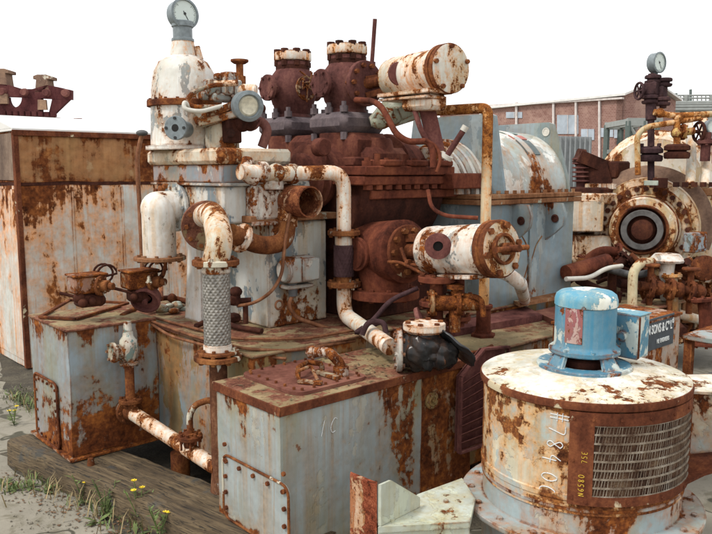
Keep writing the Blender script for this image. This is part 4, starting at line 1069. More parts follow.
b = MB(); b.cyl(pc - pa * .12, pc, .055); b.lathe(pc, pa, [(.04, 0), (.085, 0), (.09, .01), (.088, .03), (.035, .035), (.032, .0)], 28); b.build('port_flange', M['plum'], ls)
b = MB(); b.lathe(pc + pa * .008, pa, [(0, 0), (.034, 0)], 16); b.build('bore', M['black'], ls)
b = MB(); b.tube([px(488, 270, d=5.1), px(505, 272, d=5.1), px(520, 283, d=5.1), V((px(526, 305, z=SH + .0)).to_tuple())], .048, .12, 16); b.build('drain_bend', M['white'], ls)
b = MB(); b.tube([px(401, 248, d=5.35), px(407, 265, d=5.3), px(440, 266, d=5.2)], .014, .05); b.tube([px(388, 262, d=5.35), px(400, 262, d=5.3), px(425, 275, d=5.2)], .012, .05); b.bolts(px(407, 263, d=5.3), -W, 0, 1, .03, .03); b.build('oil_tube', M['rust'], ls)

# orange standpipe
bs = px(483, 336, z=SH)
so_ = thing('standpipe', bs, 'orange rusty standpipe rising from the deck and turning left to the turbine', 'pipe')
tz = px(486, 108, u=bs.x).z; yy = px(436, 107, u=bs.x)
b = MB(); b.tube([bs + Z * .2, V((bs.x, bs.y, tz)), V((bs.x - .1, bs.y + .5, tz))], .04, .06, 16); b.build('pipe', M['orange'], so_)
b = MB(); b.cyl(bs + Z * .02, bs + Z * .24, .058, .055, 20); b.ring(bs + Z * .22, Z, .07, .03, .03); b.lathe(bs, Z, [(0, 0), (.10, 0), (.10, .02), (.07, .03), (.07, .05), (0, .05)], 6); b.build('foot', M['rust_red'], so_)
# ------------------------------------------------------------------ small gear on the ledge
cv = px(424, 350, z=SH + .14); cv.z = SH + .14
ck = thing('check_valve', V((cv.x, cv.y, SH)), 'black tar-coated check valve lying on the tank edge with its pale flange up', 'valve')
rl = V((.74, -.67, 0))
b = MB(); b.ball(cv, .150, (1.05, 1.05, .9), 60, 40); b.ball(cv + V((.05, -.11, -.02)), .105, (1, 1, .95), 44, 30); b.cyl(cv - rl * .15, cv, .11); b.cyl(cv, cv + Z * .13, .12, .10)
for i_, q in enumerate(b.v): b.v[i_] = q + (q - cv).normalized() * (abs(mnoise.noise(q * 11)) * .035 + abs(mnoise.noise(q * 26)) * .018 - .014)
b.build('body', paint('tar_black', (.014, .015, .017), (.05, .05, .055), .03, .1, sc=9, ua=.25, rough=.22, grime=.1, band=0, algae=0), ck)
b = MB(); b.flange(cv - rl * .16, rl, .14, .035, 8, .014); b.build('side_flange', M['grey'], ck)
b = MB(); b.two = True; b.flange(cv + Z * .155, Z, .135, .045, 6, .018, .012); b.ring(cv + Z * .12, Z, .12, .05, .03); b.build('top_flange', [M['white_rust'], M['rust']], ck)
b = MB(); a = V((.62, -.1, .70)).normalized(); d0 = cv + rl * .185 + Z * .03; prof_ = [(.0, -.006)] + [(.165 * k / 12, -.006) for k in range(1, 13)] + [(.168, 0)] + [(.165 * k / 12, .006) for k in range(12, 0, -1)] + [(0, .006)]; b.lathe(d0, a, prof_, 48)
for i_, q in enumerate(b.v): b.v[i_] = q + mnoise.noise_vector(q * 9) * .022 + mnoise.noise_vector(q * 24) * .008 - Z * .25 * max(0, (q - d0).dot(rl) + .02) ** 1.2
b.build('flap', plain('flap_black', (.03, .03, .032), .35, 0, .5, 14, .003), ck)
b = MB(); c = px(418, 322, d=5.1); b.lathe(c, V((.6, -.7, .35)), [(0, 0), (.09, 0), (.10, .01), (.10, .03), (.06, .04), (0, .04)], 24)
b.solo('loose_disc', M['plum'], 'small red brown disc standing behind the black check valve', 'disc')
# rusty plates on the ledge
b = MB(); z = SH + .001
b.prism([px(431, 326, z=z), px(452, 337, z=z), px(542, 321, z=z), px(520, 309, z=z)], (0, 0, .055)); b.solo('steel_plank', M['plum'], 'long flat rusty steel bar lying on the deck before the white cylinder', 'steel bar')
b = MB(); z = SH + .001
b.prism([px(534, 316, z=z), px(560, 328, z=z), px(612, 318, z=z), px(585, 304, z=z)], (0, 0, .045)); b.solo('steel_plank', M['hatch'], 'short flat rusty steel bar beside the blue motor, farther along the deck', 'steel bar')
b = MB(); z = DK + .001
b.prism([px(505, 300, z=z), px(520, 307, z=z), px(572, 297, z=z), px(560, 291, z=z)], (0, 0, .03)); b.solo('steel_strip', M['band'], 'thin rusty strip along the foot of the blue housing', 'steel strip')
# little valve stools under the low cylinder
def stool(x, y0, y1, d, label, k=1.0):
    p = px(x, y1, d=d); q = px(x, y0, d=d); h = q.z - p.z
    b = MB(); b.two = True; b.cyl(p, p + Z * h, .05 * k, .045 * k); b.flange(p + Z * h * .15, Z, .10 * k, .03, 6, .014); b.flange(p + Z * h * .5, Z, .12 * k, .035, 6, .016); b.flange(p + Z * (h - .02), Z, .13 * k, .04, 6, .016)
    b.solo('drain_valve', [M['rust_red'], M['frame_rust']], label, 'valve', p, 'small rusty drain valves under the white cylinder')
stool(336 + 100, 275, 330, 5.2, 'rusty flanged drain stub below the middle of the low white cylinder', 1.0)
stool(458, 268, 326, 5.25, 'rusty flanged drain stub with pale dust right of its twin under the low white cylinder', .9)
c = px(455, 303, d=5.1)
b = MB(); b.cyl(c - rl * .16, c + rl * .16, .055); b.flange(c - rl * .16, rl, .095, .03, 6, .014); b.flange(c + rl * .02, rl, .09, .03, 6, .014); b.cyl(c, c + Z * .12, .03); b.cyl(c + Z * .1, c + Z * .13, .06, seg=12); b.tube([c + rl * .06 + Z * .05, c + rl * .1 - W * .1 + Z * .05, c + rl * .12 - W * .1 - Z * .08], .02, .05); b.cyl(c - Z * .2, c, .04)
b.solo('globe_valve', paint('globe_rust', (.36, .25, .14), None, .62, .6, sc=9), 'small rusty globe valve between the drain stubs under the white cylinder', 'valve')
b = MB(); b.tube([px(380, 322, d=5.3), px(352, 335, d=5.2), px(372, 322, d=5.3), px(390, 300, d=5.4), px(418, 288, d=5.4)], .018, .08); b.tube([px(362, 335, d=5.1), px(368, 321, d=5.1), px(384, 322, d=5.1), px(386, 333, d=5.1)], .02, .06)
b.solo('loose_cable', M['brown_dark'], 'dark cable looping on the deck behind the white pipe bend', 'cable')
b = MB(); b.tube([px(458, 357, z=SH + .015), px(466, 353, z=SH + .02), px(480, 352, z=SH + .02), px(492, 346, z=SH + .03)], .014, .05)
b.solo('short_rod', M['rust'], 'thin rusty rod lying at the louvre end of the tank', 'rod')
M['leaf_litter'] = plain('leaf_litter', (.10, .075, .04), .95, 0, .6, 40)
b = MB()
for k in range(420):
    u_, v_ = random.uniform(2.35, 3.9), random.uniform(3.2, 3.85)
    if 2.46 < u_ < 3.06 and 3.24 < v_ < 3.84 and random.random() < .93: continue
    if random.random() > (u_ - 2.0) / 1.7: continue
    a_ = random.uniform(0, 6.28); l_ = random.uniform(.01, .05); p = V((u_, v_, SH + .004))
    d_ = V((math.cos(a_), math.sin(a_), random.uniform(0, .2))) * l_; s_ = V((-d_.y, d_.x, 0)).normalized() * random.uniform(.002, .006)
    b.add([p - s_, p + d_ * .5 - s_ * 1.6, p + d_, p + d_ * .5 + s_ * 1.6], [[0, 1, 2, 3]])
b.solo('leaf_litter', M['leaf_litter'], 'dry twigs and leaf litter scattered on the tank top', 'litter', kind='stuff')

# ------------------------------------------------------------------ blue gear housing
GN = 3.90; GC = 4.52; GU0, GU1 = 4.98, px(572, 250, v=GN).x
BZ = px(580, 192, v=GN - .06).z
ge_ = thing('gear_housing', ((GU0 + GU1) / 2, GC, DK), 'blue grey domed gear housing with sloping lifting plates and a rusty joint band', 'gear housing')
b = MB(); b.dent((GU0, GN, DK), (GU1, 2 * GC - GN, BZ - .09), .006, .1); b.mm((GU0 + .62, GN - .02, DK + .01), (GU0 + .66, GN + .1, BZ - .1), .006); b.build('lower_box', M['gen'], ge_)
b = MB(); b.mm((GU0 - .06, GN - .05, BZ - .088), (GU1 + .06, 2 * GC - GN + .05, BZ - .045), .006); b.mm((GU0 - .06, GN - .05, BZ - .04), (GU1 + .06, 2 * GC - GN + .05, BZ), .006)
for k in range(12): b.bolts((GU0 + .05 + k * (GU1 - GU0) / 11.6, GN - .0, BZ), Z, 0, 1, .02, .03)
b.build('joint_band', M['band'], ge_)
RB = .575
b = MB(); b.lathe((GU0 + .30, GC, BZ), U, [(0, 0), (RB, 0), (RB, .5), (RB + .012, .505), (RB + .012, .60), (RB, .605), (RB, GU1 - GU0 - .36), (RB - .03, GU1 - GU0 - .33), (RB - .03, GU1 - GU0 - .30), (0, GU1 - GU0 - .28)], 64, 0, 180); b.build('dome', M['gen_top'], ge_)
b = MB()
for r_, h0, h1 in ((.40, -.12, .12), (.43, -.02, .02), (.46, .06, .11), (.48, .14, .18), (.42, .10, .33)): b.lathe((GU0 + .0, GC, BZ), U, [(0, h0), (r_, h0), (r_ + .005, h0 + .008), (r_ + .005, h1 - .008), (r_, h1), (0, h1)], 48, 0, 180)
b.build('bearing_rings', paint('ring_peel', (.55, .55, .50), (.40, .46, .47), .42, .7, sc=4, ua=.4), ge_)
def lift_plate(u, pk, half, name):
    bm_ = MB(); hv = pk.y; hz = pk.z
    poly = [V((u, GN + .02, BZ + .002)), V((u, GN + .05, BZ + .16)), V((u, hv + .02, hz - .02)), V((u, hv + .08, hz)), V((u, 2 * GC - hv - .08, hz)), V((u, 2 * GC - hv, hz - .02)), V((u, 2 * GC - GN - .02, BZ + .002))]
    bm_.prism(poly, (.03, 0, 0))
    o = bm_.build('lifting_plate', M['gen'], ge_)
    h_ = MB(); h_.lathe((u - .003, hv + .10, hz - .09), -U, [(.036, 0), (.042, .004), (.030, .004), (.03, 0)], 20); h_.lathe((u - .004, hv + .10, hz - .09), -U, [(0, 0), (.032, .0)], 20); h_.build('lifting_hole', plain('pale_hole', (.55, .53, .47), .8), o)
    return o
lift_plate(GU0 + .28, px(497, 113, u=GU0 + .28), 0, 'a')
pk2 = px(556, 122, u=GU1 - .05); lift_plate(GU1 - .06, pk2, 0, 'b')
b = MB(); uu = GU0 + .32 + .56
def dome_patch(mb, u0, u1, a0, a1, r, n=6):
    vs = []
    for i in range(n + 1):
        t = R(a0 + (a1 - a0) * i / n)
        for u in (u0, u1):
            for rr in (r, r + .008): vs.append(V((u, GC - rr * math.cos(t), BZ + rr * math.sin(t))))
    fs = []
    for i in range(n):
        o = i * 4; q = o + 4
        fs += [[o + 1, q + 1, q + 3, o + 3], [o, o + 2, q + 2, q], [o, q, q + 1, o + 1], [o + 2, o + 3, q + 3, q + 2]]
    fs += [[0, 1, 3, 2], [n * 4, n * 4 + 2, n * 4 + 3, n * 4 + 1]]
    mb.add(vs, fs)
for a0, a1, mt, nm in ((70, 79, plain('plate_green', (.16, .21, .19), .5), 'name_plate'), (58, 66, plain('plate_red', (.40, .13, .10), .6), 'red_plate'), (37, 56, plain('plate_dark', (.085, .11, .11), .45), 'name_plate')):
    b = MB(); dome_patch(b, GU0 + .80, GU0 + 1.0, a0, a1, RB + .003); b.build(nm, mt, ge_)
def lug(x, nm):
    p = px(x, 206, v=GN - .03); z1 = BZ - .09
    b = MB(); pts = [V((p.x, GN + .02, z1)), V((p.x, GN - .16, z1)), V((p.x, GN - .20, z1 - .10)), V((p.x, GN - .18, z1 - .20)), V((p.x, GN - .10, z1 - .27)), V((p.x, GN + .02, z1 - .36))]
    b.prism(pts, (.035, 0, 0)); o = b.build('lug', M['gen'], ge_)
    h_ = MB(); h_.lathe((p.x - .003, GN - .10, z1 - .14), -U, [(.024, 0), (.038, .002), (.038, .006), (.024, .008)], 20); h_.lathe((p.x - .004, GN - .10, z1 - .14), -U, [(0, 0), (.024, 0)], 20); h_.build('lug_hole', M['rust_dark'], o)
lug(515, 'a'); lug(549, 'b')
b = MB(); p = px(542, 240, v=GN)
for pa in ([(520, 232), (527, 245), (529, 262), (522, 285)], [(542, 236), (536, 245), (531, 262), (525, 286)]): b.tube([px(x, y, v=GN - .004) for x, y in pa], .006, .05, 5)
b.build('paint_drip', M['bed'], ge_)

# ------------------------------------------------------------------ sign box behind the fan
c1 = px(681, 312, d=5.2); ZT = c1.z
sb = thing('sign_box', V((c1.x - .4, c1.y + .2, .0)), 'brown topped cabinet behind the blue motor carrying a dark maker sign', 'cabinet')
b = MB(); b.mm((c1.x - .95, c1.y, .0), (c1.x, c1.y + .42, ZT - .02), .006); b.build('body', paint('sign_box_paint', (.33, .35, .33), (.30, .23, .15), .36, .7, sc=3, ua=.45), sb)
b = MB(); b.mm((c1.x - .96, c1.y - .01, ZT - .019), (c1.x + .01, c1.y + .43, ZT), .004); b.build('top', paint('sign_box_top', (.30, .21, .17), (.42, .36, .28), .5, .4, sc=5, ua=.4), sb)
s0, s1 = px(642, 330, v=c1.y), px(673, 322, v=c1.y)
zs1, zs0 = px(672, 313, v=c1.y).z, px(672, 343, v=c1.y).z
b = MB(); b.mm((s1.x - .62, c1.y - .008, zs0), (s1.x, c1.y - .001, zs1), .001); sp_ = b.build('sign_plate', plain('sign_black', (.035, .045, .055), .5), sb)
def text(body, size, loc, mat, name, parent, ext=.002, align='RIGHT'):
    cu = bpy.data.curves.new(name, 'FONT'); cu.body = body; cu.size = size; cu.extrude = ext; cu.align_x = align; cu.offset = size * .012
    to = bpy.data.objects.new('tmp', cu); col.objects.link(to)
    bpy.context.view_layer.update()
    me = bpy.data.meshes.new_from_object(to.evaluated_get(bpy.context.evaluated_depsgraph_get()))
    bpy.data.objects.remove(to)
    rot = Matrix.Rotation(math.pi / 2, 4, 'X') @ Matrix.Diagonal((.62, 1, 1, 1))
    me.transform(Matrix.Translation(V(loc) - LOC[parent.name]) @ rot)
    me.materials.clear(); me.materials.append(mat); me.name = name
    o = bpy.data.objects.new(name, me); col.objects.link(o); o.parent = parent; LOC[o.name] = LOC[parent.name]
    return o
M['sign_white'] = plain('sign_white', (.70, .72, .70), .7, 0, .1)
hh = zs1 - zs0
text('N SONS & Cº Lᵈ', hh * .40, (s1.x - .012, c1.y - .010, zs0 + hh * .52), M['sign_white'], 'sign_lettering', sp_)
text('NE  ENGINEERS', hh * .19, (s1.x - .07, c1.y - .010, zs0 + hh * .17), M['sign_white'], 'sign_lettering', sp_)
b = MB(); q0 = px(686, 333, d=5.6); q = px(712, 336, d=5.6)
tr = thing('steel_table', px(690, 372, d=5.6), 'low dark steel frame table at the right edge behind the drum', 'table')
b = MB(); tz_ = q0.z; x0, y0 = q0.x, q0.y
b.mm((x0 - .06, y0 - .7, tz_ - .04), (x0 + .9, y0 + .0, tz_), .005); b.build('top', paint('steel_top', (.26, .33, .34), None, .3, .5, sc=5), tr)
for du, dv in ((0, 0), (.8, 0), (0, -.6), (.8, -.6)):
    b = MB(); b.mm((x0 + du - .03, y0 + dv - .06, 0), (x0 + du + .03, y0 + dv, tz_ - .041), .004); b.build('leg', M['rust'] if du == 0 else M['grey'], tr)
b = MB(); b.mm((x0 + .0, y0 - .62, tz_ - .42), (x0 + .8, y0 - .02, tz_ - .38), .004); b.build('shelf', M['grey_dark'], tr)

# ------------------------------------------------------------------ right-hand machine
RD_ = 8.2
rc_ = px(645, 228, d=RD_); RA = V((-.93, -.36, 0)).normalized()
rm = thing('second_turbine', V((rc_.x, rc_.y, 0)), 'cream peeling turbine with a big bolted shaft port facing left', 'turbine')
b = MB()
b.lathe(rc_, RA, [(0, -2.2), (.60, -2.2), (.62, -1.8), (.62, -.9), (.58, -.3), (.55, .0), (0, .02)], 48)
b.lathe(rc_ + Z * .45, RA, [(0, -2.0), (.62, -1.9), (.66, -1.5), (.66, -.8), (.55, -.62), (0, -.6)], 48)
b.build('casing', M['cream'], rm)
b = MB(); b.lathe(rc_, RA, [(.40, -.30), (.68, -.30), (.69, -.28), (.69, -.20), (.60, -.12), (.50, -.1)], 56, -20, 200) ; b.build('hood', M['hood'], rm)
b = MB(); b.two = True
b.lathe(rc_, RA, [(.3, .0), (.47, .0), (.475, .01), (.475, .06), (.47, .065), (.3, .065)], 56); b.mi = 1; b.bolts(rc_ + RA * .065, RA, .435, 28, .028, .04); b.mi = 0
b.lathe(rc_, RA, [(.38, .06), (.36, .09), (.345, .26), (.33, .28), (.24, .285)], 48)
b.build('port_ring', [M['cream'], M['rust_dark']], rm)
b = MB(); b.lathe(rc_, RA, [(.33, .15), (.36, .16), (.36, .2), (.33, .21)], 48); b.lathe(rc_, RA, [(.26, .285), (.27, .30), (.255, .31), (.24, .30), (.24, .26)], 48); b.build('rust_ring', M['rust'], rm)
b = MB(); b.lathe(rc_, RA, [(0, .27), (.13, .27), (.13, .22), (.24, .22), (.24, .27)], 40); b.build('throat', M['rust_dark'], rm)
b = MB(); b.ring(rc_ + RA * .285, RA, .215, .155, .05); b.build('collar', plain('grey_collar', (.10, .095, .09), .6, 0, .4, 12), rm)
b = MB(); b.lathe(rc_, RA, [(0, .32), (.06, .325), (.11, .31), (.125, .27)], 32); b.build('shaft_hub', M['rust_dark'], rm)
def rbox(x0, y0, x1, y1, d, dep, name, mt, bev=.01):
    a, c = px(x0, y0, d=d), px(x1, y1, d=d)
    mid = (a + c) / 2; wv = abs((c - a).dot(V((.743, -.669, 0)))); hv = abs(a.z - c.z)
    rot = Matrix((V((.743, -.669, 0)), V((.669, .743, 0)), Z)).transposed()
    mb = MB(); mb.box(mid + V((.669, .743, 0)) * dep / 2, (wv, dep, hv), rot, bev)
    return mb.build(name, mt, rm)
rbox(571, 200, 604, 232, RD_ - .1, 1.0, 'side_box', M['cream']); rbox(578, 236, 612, 262, RD_ - .0, .8, 'pedestal', M['cream']); rbox(676, 196, 760, 258, RD_ + .15, .9, 'side_box', M['cream'])
rbox(674, 188, 760, 196, RD_ + .1, 1.0, 'joint_flange', M['band']); rbox(672, 200, 680, 258, RD_ + .1, .3, 'rib', M['cream'])
b = MB()
for k in range(9): q = px(676 + k * 9, 187, d=RD_ - .5); b.cyl(q, q + Z * .05, .035, seg=6)
b.build('flange_bolts', M['rust_dark'], rm)
rbox(655, 178, 668, 188, RD_ - .4, .15, 'name_plate', M['rust_dark'], .003); rbox(584, 188, 608, 200, RD_ + .3, .7, 'joint_flange', M['white_rust'])
b = MB(); q = px(662, 174, d=RD_ - .3); b.box(px(651, 183, d=RD_ - .42), (.02, .15, .05), None, .003); b.build('label_plate', plain('label_green', (.34, .38, .32), .6), rm)
for x in (688, 703):
    b = MB(); b.tube([px(x, 120, d=RD_ + .2), px(x + 4, 150, d=RD_ - .2), px(x + 2, 186, d=RD_ - .4)], .05, .2); b.build('strap', M['cream'], rm)
b = MB(); q = px(695, 242, d=RD_ - .62); b.box(q, (.3, .12, .2), None, .01); b.box(q - W * .07 - U * .03, (.24, .02, .14), None, .004); b.build('blue_box', paint('box_blue', (.22, .33, .40), (.08, .10, .12), .25, .3, sc=6, ua=.4), rm)
rbox(696, 262, 705, 330, RD_ - .7, .1, 'post', M['white_rust'], .003); rbox(682, 300, 716, 324, RD_ - .8, .3, 'block', M['band'])
rbox(600, 262, 760, 345, RD_ + .3, 1.2, 'foundation', M['rust_dark'], .02)

def tubething(name, pts, r, mt, label, cat, fr=.12, extra=None, group=None):
    b = MB(); b.tube(pts, r, fr, 14)
    if extra: extra(b)
    return b.solo(name, mt, label, cat, group=group)
tubething('yellow_pipe', [px(614, 268, d=7.6), px(616, 262, d=7.6)] and [px(632, 306, d=7.0), px(633, 272, d=7.0), px(640, 263, d=7.05), px(652, 262, d=7.2)], .045, paint('cream_pipe', (.62, .56, .36), None, .3, .5, sc=8), 'cream pipe rising behind the blue motor and bending right', 'pipe')
tubething('white_bend', [px(668, 300, d=7.3), px(666, 275, d=7.3), px(668, 262, d=7.3)], .07, M['white'], 'short thick white pipe below the shaft port', 'pipe', extra=lambda b: b.lathe(px(667, 260, d=7.3), Z, [(0, -.02), (.16, -.02), (.17, 0), (.12, .06), (0, .07)], 20))
for k, (y0, y1, r_) in enumerate(((272, 262, .055), )):
    tubething('fallen_pipe', [px(566, 273, d=7.0), px(607, 261, d=7.3)], .075, M['rust_red'], 'thick rusty pipe lying aslant beside the blue housing', 'pipe')
tubething('thin_pipe', [px(566, 279, d=6.8), px(590, 278, d=7.0), px(606, 268, d=7.1), px(622, 266, d=7.2)], .022, M['tube_white'], 'thin pale pipe lying above the blue motor', 'pipe')
tubething('thin_pipe', [px(604, 268, d=7.3), px(634, 276, d=7.2), px(652, 272, d=7.2)], .035, M['grey_dark'], 'thin dark pipe crossing under the shaft port', 'pipe')
def valve_run(pts, d, label, mt, n=3):
    b = MB(); P = [px(x, y, d=d) for x, y in pts]
    for i in range(len(P) - 1): b.cyl(P[i], P[i + 1], .045)
    a = (P[-1] - P[0]).normalized()
    for k in range(n):
        q = P[0].lerp(P[-1], (k + .5) / n); b.flange(q, a, .11, .035, 6, .016); b.ball(q + a * .08, .075, seg=12, rings=8)
        if k % 2 == 0: b.cyl(q, q + Z * .2, .03); b.lathe(q + Z * .2, Z, [(0, 0), (.08, 0), (.085, .012), (.08, .025), (0, .025)], 16)
        b.cyl(q - Z * .22, q, .03)
    return b.solo('valve_run', mt, label, 'valves')
valve_run([(640, 286), (664, 288), (700, 292)], 7.1, 'rusty run of flanged valves under the shaft port', M['rust'], 3)
valve_run([(664, 300), (690, 300), (716, 302)], 7.6, 'second run of brown valves low at the right edge', M['rust'], 3)
b = MB()
for k in range(46):
    b.mi = random.choice((0, 0, 1, 2)); x, y = random.uniform(575, 712), random.uniform(258, 345); p = px(x, y, d=random.uniform(7.2, 7.9)); a_ = V((random.uniform(-1, 1), random.uniform(-1, 1), random.uniform(-.3, .8))).normalized()
    b.cyl(p - a_ * random.uniform(.1, .3), p + a_ * random.uniform(.1, .35), random.uniform(.02, .05), seg=10)
b.solo('scrap_heap', [M['rust_dark'], M['rust'], M['cream']], 'tangle of dark rusty scrap pipe ends under the cream turbine', 'scrap', kind='stuff')

M['post_dark'] = rusty('post_dark', (.018, .011, .013), (.05, .028, .03), (.10, .052, .05), 5)
# gauge post on the right machine
gp0 = px(651, 178, d=7.9)
gpst = thing('gauge_post', gp0, 'tall dark valve post with stacked flanged blocks and a side handwheel', 'valve post')
def at8(x, y): return px(x, y, d=7.9)
b = MB(); b.cyl(at8(651, 180), at8(651, 118), .035); b.cyl(at8(651, 120), at8(651, 100), .055); b.cyl(at8(651, 100), at8(652, 74), .04); b.cyl(at8(663, 90), at8(663, 108), .035); b.build('stem', M['post_dark'], gpst)
b = MB()
for x, y in ((653, 79), (664, 82), (650, 99), (662, 101)):
    b.lathe(at8(x, y) - Z * .05, Z, [(0, 0), (.075, 0), (.085, .012), (.085, .03), (.06, .035), (.06, .05), (.085, .055), (.085, .08), (.075, .09), (0, .09)], 14)
b.box(at8(652, 89), (.14, .14, .14), None, .015); b.box(at8(661, 92), (.12, .1, .12), None, .015)
b.cyl(at8(652, 89), at8(640, 91), .035); b.build('valve_block', M['post_dark'], gpst)
b = MB(); wc = at8(639, 91); x_, y_, a_ = frame(V((.8, -.5, 0))); pts = [wc + (x_ * math.cos(R(k * 15)) + y_ * math.sin(R(k * 15))) * .085 for k in range(25)]; b.tube(pts, .014, 0, 8)
for k in range(3): d_ = x_ * math.cos(R(k * 60)) + y_ * math.sin(R(k * 60)); b.cyl(wc - d_ * .085, wc + d_ * .085, .009, seg=8)
b.build('handwheel', M['post_dark'], gpst)
b = MB(); q = at8(650, 154); b.lathe(q - Z * .08, Z, [(0, 0), (.12, 0), (.13, .02), (.13, .06), (.08, .08), (.13, .09), (.13, .13), (.10, .16), (0, .16)], 16); b.bolts(q + Z * .08, Z, .1, 6, .02, .03); b.build('base_flange', M['post_dark'], gpst)
gauge('pressure_gauge', at8(656, 63), (-.15, -.98, .0), .105, 'grey round pressure gauge on the tall dark valve post at the right', .16, .05)
yp = thing('pipe_manifold', px(676, 150, d=7.8), 'yellow rusty pipework with a handwheel valve above the cream casing', 'pipes')
def y8(x, y): return px(x, y, d=7.8)
b = MB(); b.tube([y8(638, 175), y8(637, 135), y8(646, 127), y8(676, 122), y8(700, 118)], .030, .10); b.tube([y8(654, 112), y8(672, 116), y8(715, 114)], .033, .1); b.cyl(y8(677, 152), y8(677, 116), .036); b.ball(y8(660, 113), .05); b.ball(y8(678, 118), .05); b.build('pipe', M['orange'], yp)
b = MB(); b.cyl(y8(677, 133), y8(694, 131), .038); b.ball(y8(677, 133), .062); b.flange(y8(683, 132), V((.743, -.669, 0)), .085, .03, 6, .012); b.build('globe_valve', paint('valve_yellow', (.60, .42, .13), (.35, .16, .06), .45, .6, sc=9, ua=.4), yp)
b = MB(); wc = y8(699, 132); x_, y_, a_ = frame(V((.8, -.5, 0))); b.tube([wc + (x_ * math.cos(R(k * 15)) + y_ * math.sin(R(k * 15))) * .10 for k in range(25)], .016, 0, 8); b.cyl(y8(692, 131), wc, .02)
for k in range(3): d_ = x_ * math.cos(R(k * 60)) + y_ * math.sin(R(k * 60)); b.cyl(wc - d_ * .1, wc + d_ * .1, .01, seg=8)
b.build('handwheel', M['rust_dark'], yp)
b = MB(); q = y8(677, 151); b.lathe(q - Z * .08, Z, [(0, 0), (.12, 0), (.13, .02), (.13, .06), (.09, .08), (.13, .09), (.13, .13), (.10, .15), (0, .15)], 16); b.build('base_flange', M['rust_dark'], yp)
b = MB(); q = y8(706, 142); b.cyl(q - Z * .2, q + Z * .1, .05); b.flange(q, Z, .09, .04, 6, .015); b.build('small_valve', M['purple'], yp)
gauge('pressure_gauge', y8(711, 127), (-.6, -.8, 0), .075, 'small grey dial cut off by the right edge above the cream casing', .1, .04)

# rusty bracket machine between housing and right turbine
bk = thing('rusty_bracket', px(600, 195, d=8.6), 'dark rusty bracket with a sloping arm between the blue housing and the cream turbine', 'bracket')
def b8(x, y, d=8.6): return px(x, y, d=d)
b = MB(); b.bar(b8(577, 156), b8(606, 168), .26, .14); b.cyl(b8(577, 157), b8(584, 158), .1); b.bar(b8(594, 165), b8(602, 192), .22, .3); b.box(b8(612, 170), (.3, .3, .2), None, .02); b.cyl(b8(618, 165), b8(618, 185), .09); b.box(b8(600, 192), (.9, .5, .12), None, .02)
b.build('arm', M['rust_dark'], bk)
b = MB()
for k in range(6): q = b8(581, 160 + k * 4.4); b.lathe(q, Z, [(.06, 0), (.10, .005), (.10, .02), (.06, .025)], 20)
b.cyl(b8(581, 158), b8(581, 188), .055); b.build('spring', M['purple'], bk)
b = MB(); b.box(b8(598, 198, 8.4), (.6, .4, .12), None, .02)
for k in range(6): q = b8(588 + k * 5, 189, 8.3); b.cyl(q, q + Z * .06, .04, seg=6)
b.build('base', M['white_rust'], bk)

# ------------------------------------------------------------------ shed at left
sc0 = px(28, 370, z=0); HS = px(19, 131, v=sc0.y).z; sm = px(21, 184, v=sc0.y).z
sh = thing('steel_shed', V((sc0.x + 1, sc0.y + .5, 0)), 'big rust streaked white and orange steel enclosure at the left', 'shed')
LU, LV_ = 2.35, 3.0
b = MB(); b.dent(sc0 + V((0, 0, .02)), sc0 + V((LU, LV_, sm - .02)), .012, .12, 2.2)
for k in range(1, 4): b.mm(sc0 + V((.62 * k - .012, -.008, .05)), sc0 + V((.62 * k + .012, .01, sm - .05)), .003)
b.build('wall', M['shed_low'], sh)
b = MB(); b.dent(sc0 + V((.0, .0, sm + .02)), sc0 + V((LU, LV_, HS)), .012, .12, 2.2)
b.build('upper_wall', M['shed_top'], sh)
b = MB(); b.mm(sc0 + V((.005, .005, sm - .02)), sc0 + V((LU - .005, LV_, sm + .02))); b.build('seam', M['rust_dark'], sh)
b = MB(); b.mm(sc0 + V((-.03, -.02, HS)), sc0 + V((LU + .02, LV_, HS + .03)), .004)
z0 = HS + .03; b.prism([sc0 + V((-.03, -.02, z0)), sc0 + V((-.03, .9, z0 + .20)), sc0 + V((-.03, LV_, z0 + .02)), sc0 + V((-.03, LV_, z0))], (LU + .05, 0, 0)); b.build('roof', M['shed_roof'], sh)
b = MB(); b.mm(sc0 + V((-.035, -.032, HS - .05)), sc0 + V((LU + .02, -.021, HS + .012)), .003); b.build('fascia', M['frame_rust'], sh)
b = MB(); b.mm(sc0 + V((-.012, .03, .1)), sc0 + V((-.001, LV_, sm - .06)), .003); b.build('side_sheet', M['shed_low'], sh)
b = MB(); b.mm(sc0 + V((-.012, .03, sm + .04)), sc0 + V((-.001, LV_, HS - .02)), .003); b.build('side_sheet', M['shed_side'], sh)
b = MB(); b.mm(sc0 + V((-.022, -.022, .02)), sc0 + V((.035, .05, HS - .005)), .006); b.build('corner_post', M['frame_rust'], sh)
vp = px(142, 270, d=7.3)
b = MB(); b.tube([V((vp.x, vp.y, .5)), px(141, 230, d=7.3), px(138, 180, d=7.3), px(137, 158, d=7.3), px(140, 142, d=7.3), px(142, 135, d=7.3)], .022, .2, 12)
b.mi = 1; b.ball(px(142, 133, d=7.3), .045, (1.3, 1.3, .7), 14, 8)
b.solo('vent_pipe', [M['copper'], M['grey_dark']], 'thin bent vent pipe with a dark cap before the orange shed wall', 'pipe')
